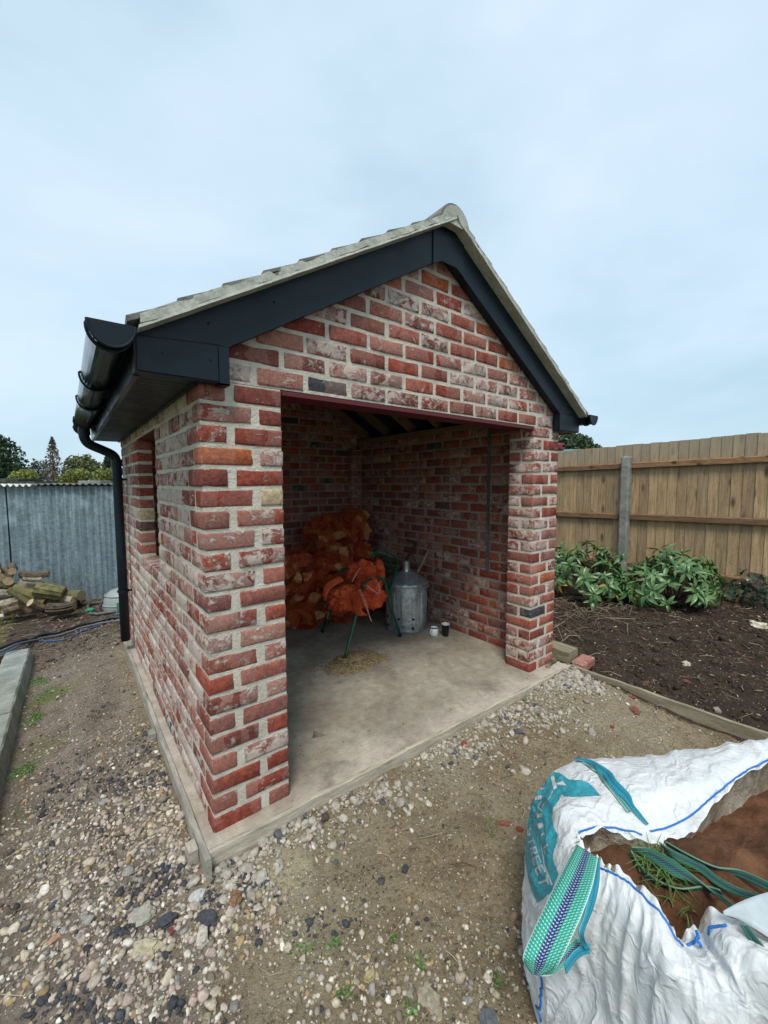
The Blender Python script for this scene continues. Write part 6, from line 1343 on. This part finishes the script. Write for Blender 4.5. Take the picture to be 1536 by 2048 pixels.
# ------------------------------------------------------------------ log pile
LP = [  # x0,y0,x1,y1, radius px, depth, bark, kind, label
    (25, 1180, 90, 1203, 13, 4.45, GREENBARK, 'round', 'long thick mossy log slanting down to the right in the middle of the pile'),
    (16, 1179, 58, 1206, 6, 4.25, GREENBARK, 'round', 'thin straight mossy branch lying over the thick mossy log'),
    (76, 1172, 128, 1182, 24, 4.55, GREENBARK, 'furrowed', 'large furrowed half trunk with deep bark ridges at the right of the pile'),
    (95, 1214, 150, 1208, 17, 4.35, BARK, 'furrowed', 'split trunk with orange brown heart at the right foot of the pile'),
    (40, 1149, 98, 1147, 8, 4.6, BARK, 'round', 'dark rough barked log lying topmost on the pile'),
    (45, 1158, 83, 1158, 4.5, 4.45, PALEBARK, 'round', 'short pale stick just under the topmost dark log'),
    (36, 1169, 73, 1176, 10, 4.5, PALEBARK, 'round', 'knobbly pale log beside the furrowed half trunk'),
    (-20, 1192, 24, 1190, 10, 4.35, PALEBARK, 'round', 'pale green barked log at the left border, above another'),
    (-20, 1212, 40, 1199, 11, 4.25, PALEBARK, 'round', 'knotty pale log below the pale green barked one'),
    (5, 1226, 37, 1215, 7.5, 4.2, BARK, 'round', 'short dark log with a pale orange sawn end near the ground'),
    (-30, 1233, 12, 1231, 5, 4.15, plain('bleached_wood', (0.55, 0.53, 0.48), 0.8), 'round', 'bleached whitish stick on the ground before the pile'),
    (-14, 1175, 12, 1174, 6, 4.4, GREENBARK, 'round', 'small mossy log end at the left border'),
    (60, 1205, 85, 1216, 8, 4.3, BARK, 'round', 'stubby dark log beneath the long mossy one'),
    (22, 1206, 62, 1222, 8, 4.3, BARK, 'round', 'dark log wedged low between the short dark log and the split trunk'),
]
for k, (x0, y0, x1, y1, r, dpt, bk, kd, lb) in enumerate(LP): log(atd(x0, y0, dpt - 0.05), atd(x1, y1, dpt + 0.05), r * dpt / FOC, bk, lb, 'log', 'logs in the pile by the shed', kd, 100 + k)
for k, (x, y, r) in enumerate(((16, 1162, 10), (2, 1155, 9), (24, 1143, 8), (-8, 1143, 9))):
    a = atd(x, y, 4.42); d = (a - CAM); d[2] = 0.1; d /= np.linalg.norm(d)
    log(a + d * 0.35, a, r * 4.4 / FOC, BARK, ('log with a round pale sawn end facing the viewer', 'dark log end at the left border above the sawn one', 'log with an orange sawn end, high in the pile', 'log end cut off by the left border of the photo')[k], 'log', 'logs in the pile by the shed', 'round', 130 + k)
rg = np.random.default_rng(44)
for k in range(26):
    x = rg.uniform(-170, 120); y = rg.uniform(1150 if x < 30 else 1185, 1222); L_ = rg.uniform(35, 75); a = rg.uniform(-0.35, 0.35); dpt = 4.7
    log(atd(x, y, dpt), atd(x + L_ * math.cos(a), y + L_ * math.sin(a), dpt + rg.uniform(-0.15, 0.15)), rg.uniform(7, 13) * dpt / FOC, (BARK, PALEBARK, GREENBARK)[k % 3], 'one of the logs filling the back and left of the pile by the shed', 'log', 'logs behind in the pile', 'round', 200 + k)

# grey domed machine, hoses, cables
mc = onz(247, 1222, -0.07); T_ = thing('garden_machine', mc, 'grey domed garden machine with green trim half hidden by the downpipe', 'machine')
GP = plain('grey_plastic', (0.27, 0.30, 0.29), 0.4, 0, 0.5, 0.08); GN = plain('green_plastic', (0.03, 0.28, 0.16), 0.4, 0, 0.5)
MB().lathe([(0.0, 0.27), (0.06, 0.268), (0.12, 0.248), (0.16, 0.21), (0.185, 0.15), (0.192, 0.09), (0.192, 0.05), (0.18, 0.02), (0.0, 0.02)], mc, 28).build('housing', GP, T_, smooth=True)
for z, r in ((0.10, 0.193), (0.20, 0.168)): MB().lathe([(r + 0.004, z), (r + 0.008, z + 0.006), (r + 0.004, z + 0.014), (r - 0.004, z + 0.012)], mc, 28).build('rib', GP, T_, smooth=True)
MB().lathe([(0.195, 0.0), (0.21, 0.01), (0.205, 0.035), (0.185, 0.045)], mc, 28).build('base', plain('dark_grey_plastic', (0.06, 0.065, 0.065), 0.5), T_, smooth=True)
v = (CAM - mc); v[2] = 0; v /= np.linalg.norm(v); sdv = np.array((-v[1], v[0], 0))
MB().tube(catmull([mc - sdv * 0.19 + v * 0.02 + (0, 0, 0.15), mc - sdv * 0.215 + v * 0.04 + (0, 0, 0.09), mc - sdv * 0.20 + v * 0.05 + (0, 0, 0.03)], 4), 0.014, 8).build('handle', plain('dark_grey_plastic2', (0.05, 0.055, 0.055), 0.5), T_, smooth=True)
mb = MB(); q = mc + v * 0.19 - sdv * 0.03; mb.add([q + sdv * a + v * b + (0, 0, z) for a, b, z in ((-0.03, 0, 0.06), (0.05, 0, 0.06), (0.05, 0, 0.15), (-0.03, 0, 0.15), (-0.03, 0.012, 0.06), (0.05, 0.012, 0.06), (0.05, 0.012, 0.15), (-0.03, 0.012, 0.15))], [(0, 1, 2, 3), (7, 6, 5, 4), (0, 4, 5, 1), (1, 5, 6, 2), (2, 6, 7, 3), (3, 7, 4, 0)]).build('trim_panel', GN, T_)
def ground_cable(pts, r, mat, name, label, cat, lift=0.0):
    P_ = []
    for (x, y, z) in pts: P_.append(onz(x, y, z))
    P_ = catmull(P_, 8)
    for p in P_: p[2] = max(float(hgt(p[0], p[1])) + r + lift, p[2] if (p[0] < -0.66 and p[1] < 3.2) else -1)
    return tag(MB().tube(P_, r, 8).build(name, mat, smooth=True, origin=P_[0]), label, cat)
RUB_ = plain('black_rubber_hose', (0.02, 0.02, 0.022), 0.45, 0, 0.4)
ground_cable([(-40, 1306, 0.02), (0, 1296, 0.02), (35, 1283, 0.02), (80, 1273, -0.05), (130, 1262, -0.05), (170, 1250, -0.05), (210, 1244, -0.05), (260, 1239, -0.05)], 0.014, RUB_, 'hose', 'thick black hose lying across the end of the kerb towards the downpipe', 'hose', 0.012)
ground_cable([(-40, 1313, 0.02), (0, 1303, 0.02), (35, 1288, 0.02), (80, 1278, -0.05), (130, 1266, -0.05), (170, 1256, -0.05), (210, 1249, -0.05), (260, 1245, -0.05)], 0.009, plain('grey_cable_sheath', (0.11, 0.12, 0.13), 0.45, 0, 0.4), 'cable', 'thinner grey cable beside the thick black hose', 'cable', 0.008)
ground_cable([(-40, 1318, 0.02), (0, 1309, 0.02), (30, 1296, 0.02), (62, 1283, -0.05), (100, 1279, -0.05), (125, 1278, -0.05), (145, 1272, -0.05), (165, 1262, -0.05), (205, 1250, -0.05), (225, 1238, -0.05), (255, 1228, -0.05)], 0.006, plain('blue_cable_sheath', (0.03, 0.10, 0.22), 0.45, 0, 0.4), 'cable', 'thin blue cable looping away from the black hose', 'cable', 0.004)
ground_cable([(178, 1222, -0.05), (176, 1213, -0.05), (186, 1209, -0.05), (210, 1207, -0.05), (228, 1210, -0.05)], 0.016, plain('dull_grey_hose', (0.09, 0.09, 0.085), 0.6), 'hose', 'short grey hose end curled before the grey machine', 'hose', 0.01)
ground_cable([(180, 1228, -0.05), (200, 1231, -0.05), (225, 1230, -0.05), (240, 1226, -0.05)], 0.015, plain('dull_grey_hose2', (0.12, 0.12, 0.11), 0.6), 'hose', 'grey hose lying between two green fittings on the mud', 'hose', 0.008)
for k, (x, y, w, lb) in enumerate(((181, 1225, 0.045, 'green plastic fitting at the left end of the grey hose'), (226, 1229, 0.06, 'green and white plastic piece on the mud by the downpipe'))):
    p = onz(x, y, -0.06); mb = MB(); rg = np.random.default_rng(k); V3, F3 = ICO1; d = V3 * (w, w * 0.6, 0.022) * (1 + 0.25 * rg.normal(size=(len(V3), 1)) * 0.5); mb.add(d + p + (0, 0, 0.03), [tuple(f) for f in F3]); tag(mb.build('plastic_fitting', GN, origin=p), lb, 'fitting')

# ------------------------------------------------------------------ trees beyond the fences
def tree(px, depth, top_py, label, name, crown, leafm, seed, n, ls, cat='tree', blob=None, gap=0.35, conical=False, trunk=0.12, dead=False):
    """crown: list of (px, py, rx_px, ry_px) lobes at that depth"""
    b = atd(px, 965, depth); b[2] = 0; T_ = thing(name, b, label, cat); rg = np.random.default_rng(seed); k = depth / FOC; P_ = []
    tot = sum(l[2] * l[3] for l in crown)
    for (cx, cy, rx, ry) in crown:
        m = int(n * rx * ry / tot); c = atd(cx, cy, depth); u = rg.normal(size=(m, 3)); u /= np.linalg.norm(u, axis=1, keepdims=True); rad = rg.random(m) ** 0.45
        if conical: h_ = rg.random(m) ** 0.7; ang = rg.uniform(0, 6.28, m); wd = (1 - h_) ** 0.8 * rg.random(m) ** 0.5; q = np.stack([np.cos(ang) * wd * rx * k, np.sin(ang) * wd * rx * k, (h_ * 2 - 1) * ry * k], 1)
        else: q = u * rad[:, None] * np.array((rx * k, rx * k, ry * k))
        f_ = np.array([mnoise.noise(Vector(v * (1.1 / (rx * k)) * 2.2 + c)) for v in q]); q = q[f_ > -gap + 0.15 * (rad - 0.5 if not conical else 0)]
        P_.append(q + c)
    P_ = np.concatenate(P_); m = len(P_); qa = rg.normal(size=(m, 3)); qa /= np.linalg.norm(qa, axis=1, keepdims=True); qb = np.cross(qa, rg.normal(size=(m, 3))); qb /= np.linalg.norm(qb, axis=1, keepdims=True); s_ = ls * rg.uniform(0.6, 1.3, m)[:, None]
    V = np.stack([P_ - qa * s_, P_ + qb * s_ * 0.55, P_ + qa * s_, P_ - qb * s_ * 0.55], 1).reshape(-1, 3); tn_ = np.repeat(rg.random(m) * 0.5, 4)
    npmesh('crown', V, np.arange(4 * m).reshape(-1, 4), leafm, T_, attrs={'tone': tn_}, kind='stuff')
    topz = atd(px, top_py, depth)[2]; tr = MB(); tr.tube([(b[0], b[1], -0.2), (b[0] + 0.05, b[1], topz * 0.5), (b[0], b[1], topz)], [trunk, trunk * 0.7, trunk * 0.12], 8)
    tr.build('trunk', BARK, T_, smooth=True); lim = MB()
    for q in range(14):
        z = rg.uniform(0.4, 0.92) * topz; t_ = P_[rg.integers(m)]; lim.tube([(b[0], b[1], z), ((b[0] + t_[0]) / 2, (b[1] + t_[1]) / 2, max(z, (z + t_[2]) / 2)), tuple(t_)], [trunk * 0.35, trunk * 0.2, trunk * 0.06], 5)
    lim.build('limbs', BARK, T_, kind='stuff'); return T_
DK = m_leaf('dark_foliage', (0.018, 0.045, 0.018), (0.05, 0.095, 0.035), 0.6, 0.15); OL = m_leaf('olive_foliage', (0.07, 0.09, 0.035), (0.17, 0.19, 0.08), 0.6, 0.2); YG = m_leaf('yellow_green_foliage', (0.12, 0.15, 0.03), (0.26, 0.28, 0.06), 0.6, 0.25); GY = m_leaf('grey_green_foliage', (0.05, 0.07, 0.05), (0.13, 0.15, 0.11), 0.6, 0.2); PK = m_leaf('bronze_foliage', (0.12, 0.08, 0.07), (0.20, 0.16, 0.13), 0.6, 0.2)
tree(-30, 22, 880, 'dense dark green tree at the left edge above the shed', 'broad_tree', [(-40, 925, 75, 65), (5, 950, 42, 45), (-20, 895, 40, 30), (20, 975, 30, 30)], DK, 1, 9000, 0.10, gap=0.5)
tree(107, 15, 878, 'slender sparse conifer with thin see-through top', 'thin_conifer', [(107, 925, 26, 50)], PK, 2, 620, 0.055, conical=True, trunk=0.045, gap=0.6)
tree(88, 16, 920, 'grey green loose shrub at the foot of the slender conifer', 'tall_shrub', [(85, 948, 28, 28), (110, 960, 30, 20), (72, 930, 8, 14)], GY, 3, 1900, 0.06, 'shrub', gap=0.25, trunk=0.05)
tree(160, 17, 906, 'olive bush with feathery top left of the downpipe', 'tall_shrub', [(163, 940, 32, 28), (150, 925, 18, 14), (175, 920, 12, 12), (195, 935, 12, 14)], OL, 4, 3000, 0.06, 'shrub', gap=0.3, trunk=0.05)
tree(150, 14, 940, 'yellow green bush just above the shed roof', 'low_bush', [(155, 955, 24, 18), (135, 962, 20, 12)], YG, 5, 1500, 0.055, 'shrub', gap=0.4, trunk=0.04)
tree(55, 15, 940, 'light green bush between the dark tree and the conifer', 'low_bush', [(50, 952, 22, 14), (35, 960, 16, 12)], YG, 6, 1300, 0.055, 'shrub', gap=0.4, trunk=0.04)
tree(212, 15, 935, 'yellowish bush directly left of the downpipe', 'low_bush', [(210, 955, 24, 20), (228, 950, 14, 18)], YG, 7, 1600, 0.05, 'shrub', gap=0.35, trunk=0.04)
tree(218, 21, 912, 'small dark conifer showing beside the downpipe', 'small_conifer', [(216, 935, 18, 26)], DK, 8, 1200, 0.08, conical=True, gap=0.5, trunk=0.06)
tree(1150, 20, 875, 'rounded green tree above the timber fence right of the store', 'round_tree', [(1150, 890, 36, 22), (1135, 880, 20, 16), (1180, 897, 22, 10)], m_leaf('mid_foliage', (0.035, 0.07, 0.03), (0.09, 0.14, 0.06), 0.6, 0.2), 9, 4200, 0.08, gap=0.32, trunk=0.12)
a, b = atd(1095, 905, 9.0), atd(1195, 898, 9.6); dd = (b - a) / np.linalg.norm(b - a); nn_ = np.array((-dd[1], dd[0], 0)); V = []
for p in (a, b):
    for o, z in ((0, -0.03), (0, 0.0), (1.5, 0.10), (1.5, 0.07)): V.append(p + nn_ * o * (1 if nn_ @ cf > 0 else -1) + (0, 0, z))
tag(MB().add(V, [(0, 1, 2, 3), (7, 6, 5, 4)] + [(q, q + 4, (q + 1) % 4 + 4, (q + 1) % 4) for q in range(4)]).build('sheet_roof_edge', plain('teal_roof_sheet', (0.06, 0.17, 0.17), 0.5), origin=a), 'thin teal edge of a low roof just above the timber fence', 'roof')
c = atd(1117, 894, 8.5); ang = math.atan2(dd[1], dd[0]); T_ = thing('red_cover', c, 'small dark red rounded cover peeping over the fence beside the pier', 'cover')
V3, F3 = ICO2; Q = np.clip(V3 * 1.25, -0.85, 0.85) * (0.13, 0.10, 0.09) + c; MB().add(Q, [tuple(f) for f in F3]).build('shell', plain('dark_red_plastic', (0.22, 0.02, 0.025), 0.4), T_, smooth=True); MB().tube([c + cr * 0.06 - cf * 0.11, c + cr * 0.06 - cf * 0.13], 0.03, 10).build('lens', BLK, T_)

for o_ in list(COL.objects):
    if o_.parent is None and o_.name.split('.')[0] in ('sawdust_pile', 'log_sack', 'folding_frame', 'empty_sacks', 'incinerator_bin', 'enamel_mug', 'paper_cup', 'tool_handle', 'wood_chip', 'small_log'): o_.location.z += 0.0145
# ------------------------------------------------------------------ little weeds in the dirt
WEED = m_leaf('weed_leaf', (0.05, 0.13, 0.02), (0.14, 0.26, 0.06), 0.5, 0.2)
def weed(px, py, n, r, label, seed, hmax=0.02):
    c = onz(px, py, -0.055); c[2] = float(hgt(c[0], c[1])); mb = MB(); rg = np.random.default_rng(seed)
    for k in range(n):
        p = c + np.array((rg.normal() * r, rg.normal() * r, rg.uniform(0.004, hmax))); q = Vector(rg.normal(size=3) * 0.5 + np.array((0, 0, 1))).to_track_quat('Z', 'Y').to_matrix(); s_ = rg.uniform(0.003, 0.0065)
        mb.add([np.array(q @ Vector(v)) * s_ + p for v in ((1, 0, 0), (0.3, 0.6, 0), (-0.6, 0.6, 0), (-1, 0, 0), (-0.6, -0.6, 0), (0.3, -0.6, 0))], [(0, 1, 2, 3, 4, 5)], tone=[rg.random()] * 6)
    tag(mb.build('weeds', WEED, origin=c), label, 'weeds', kind='stuff')
weed(787, 1872, 22, 0.007, 'bright green seedling cluster alone on the pebbly dirt', 1); weed(692, 1988, 26, 0.011, 'clover sprigs among the nearest pebbles', 2); weed(610, 1895, 30, 0.022, 'mossy green smear beside the cream pebble', 3, 0.008); weed(668, 1888, 30, 0.010, 'tiny green sprigs right of the mossy smear', 4)
weed(840, 1920, 30, 0.014, 'few small leaves next to the purple grey stones', 5); weed(1000, 1960, 25, 0.012, 'leaf sprigs near the foot of the bag', 6); weed(980, 1665, 40, 0.014, 'spindly weed standing in the dirt left of the bag', 7, 0.07); weed(820, 2020, 30, 0.012, 'yellowish sprigs at the bottom edge', 8)
for k, (px, py, n, r) in enumerate(((80, 1345, 500, 0.05), (70, 1420, 420, 0.045), (45, 1520, 300, 0.04), (100, 1370, 260, 0.05))): weed(px, py, n, r, ('patch of moss by the far kerb stone', 'thick patch of moss midway along the kerb', 'patch of moss at the near end of the kerb', 'scattered moss on the path by the upper kerb joint')[k], 20 + k, 0.006)
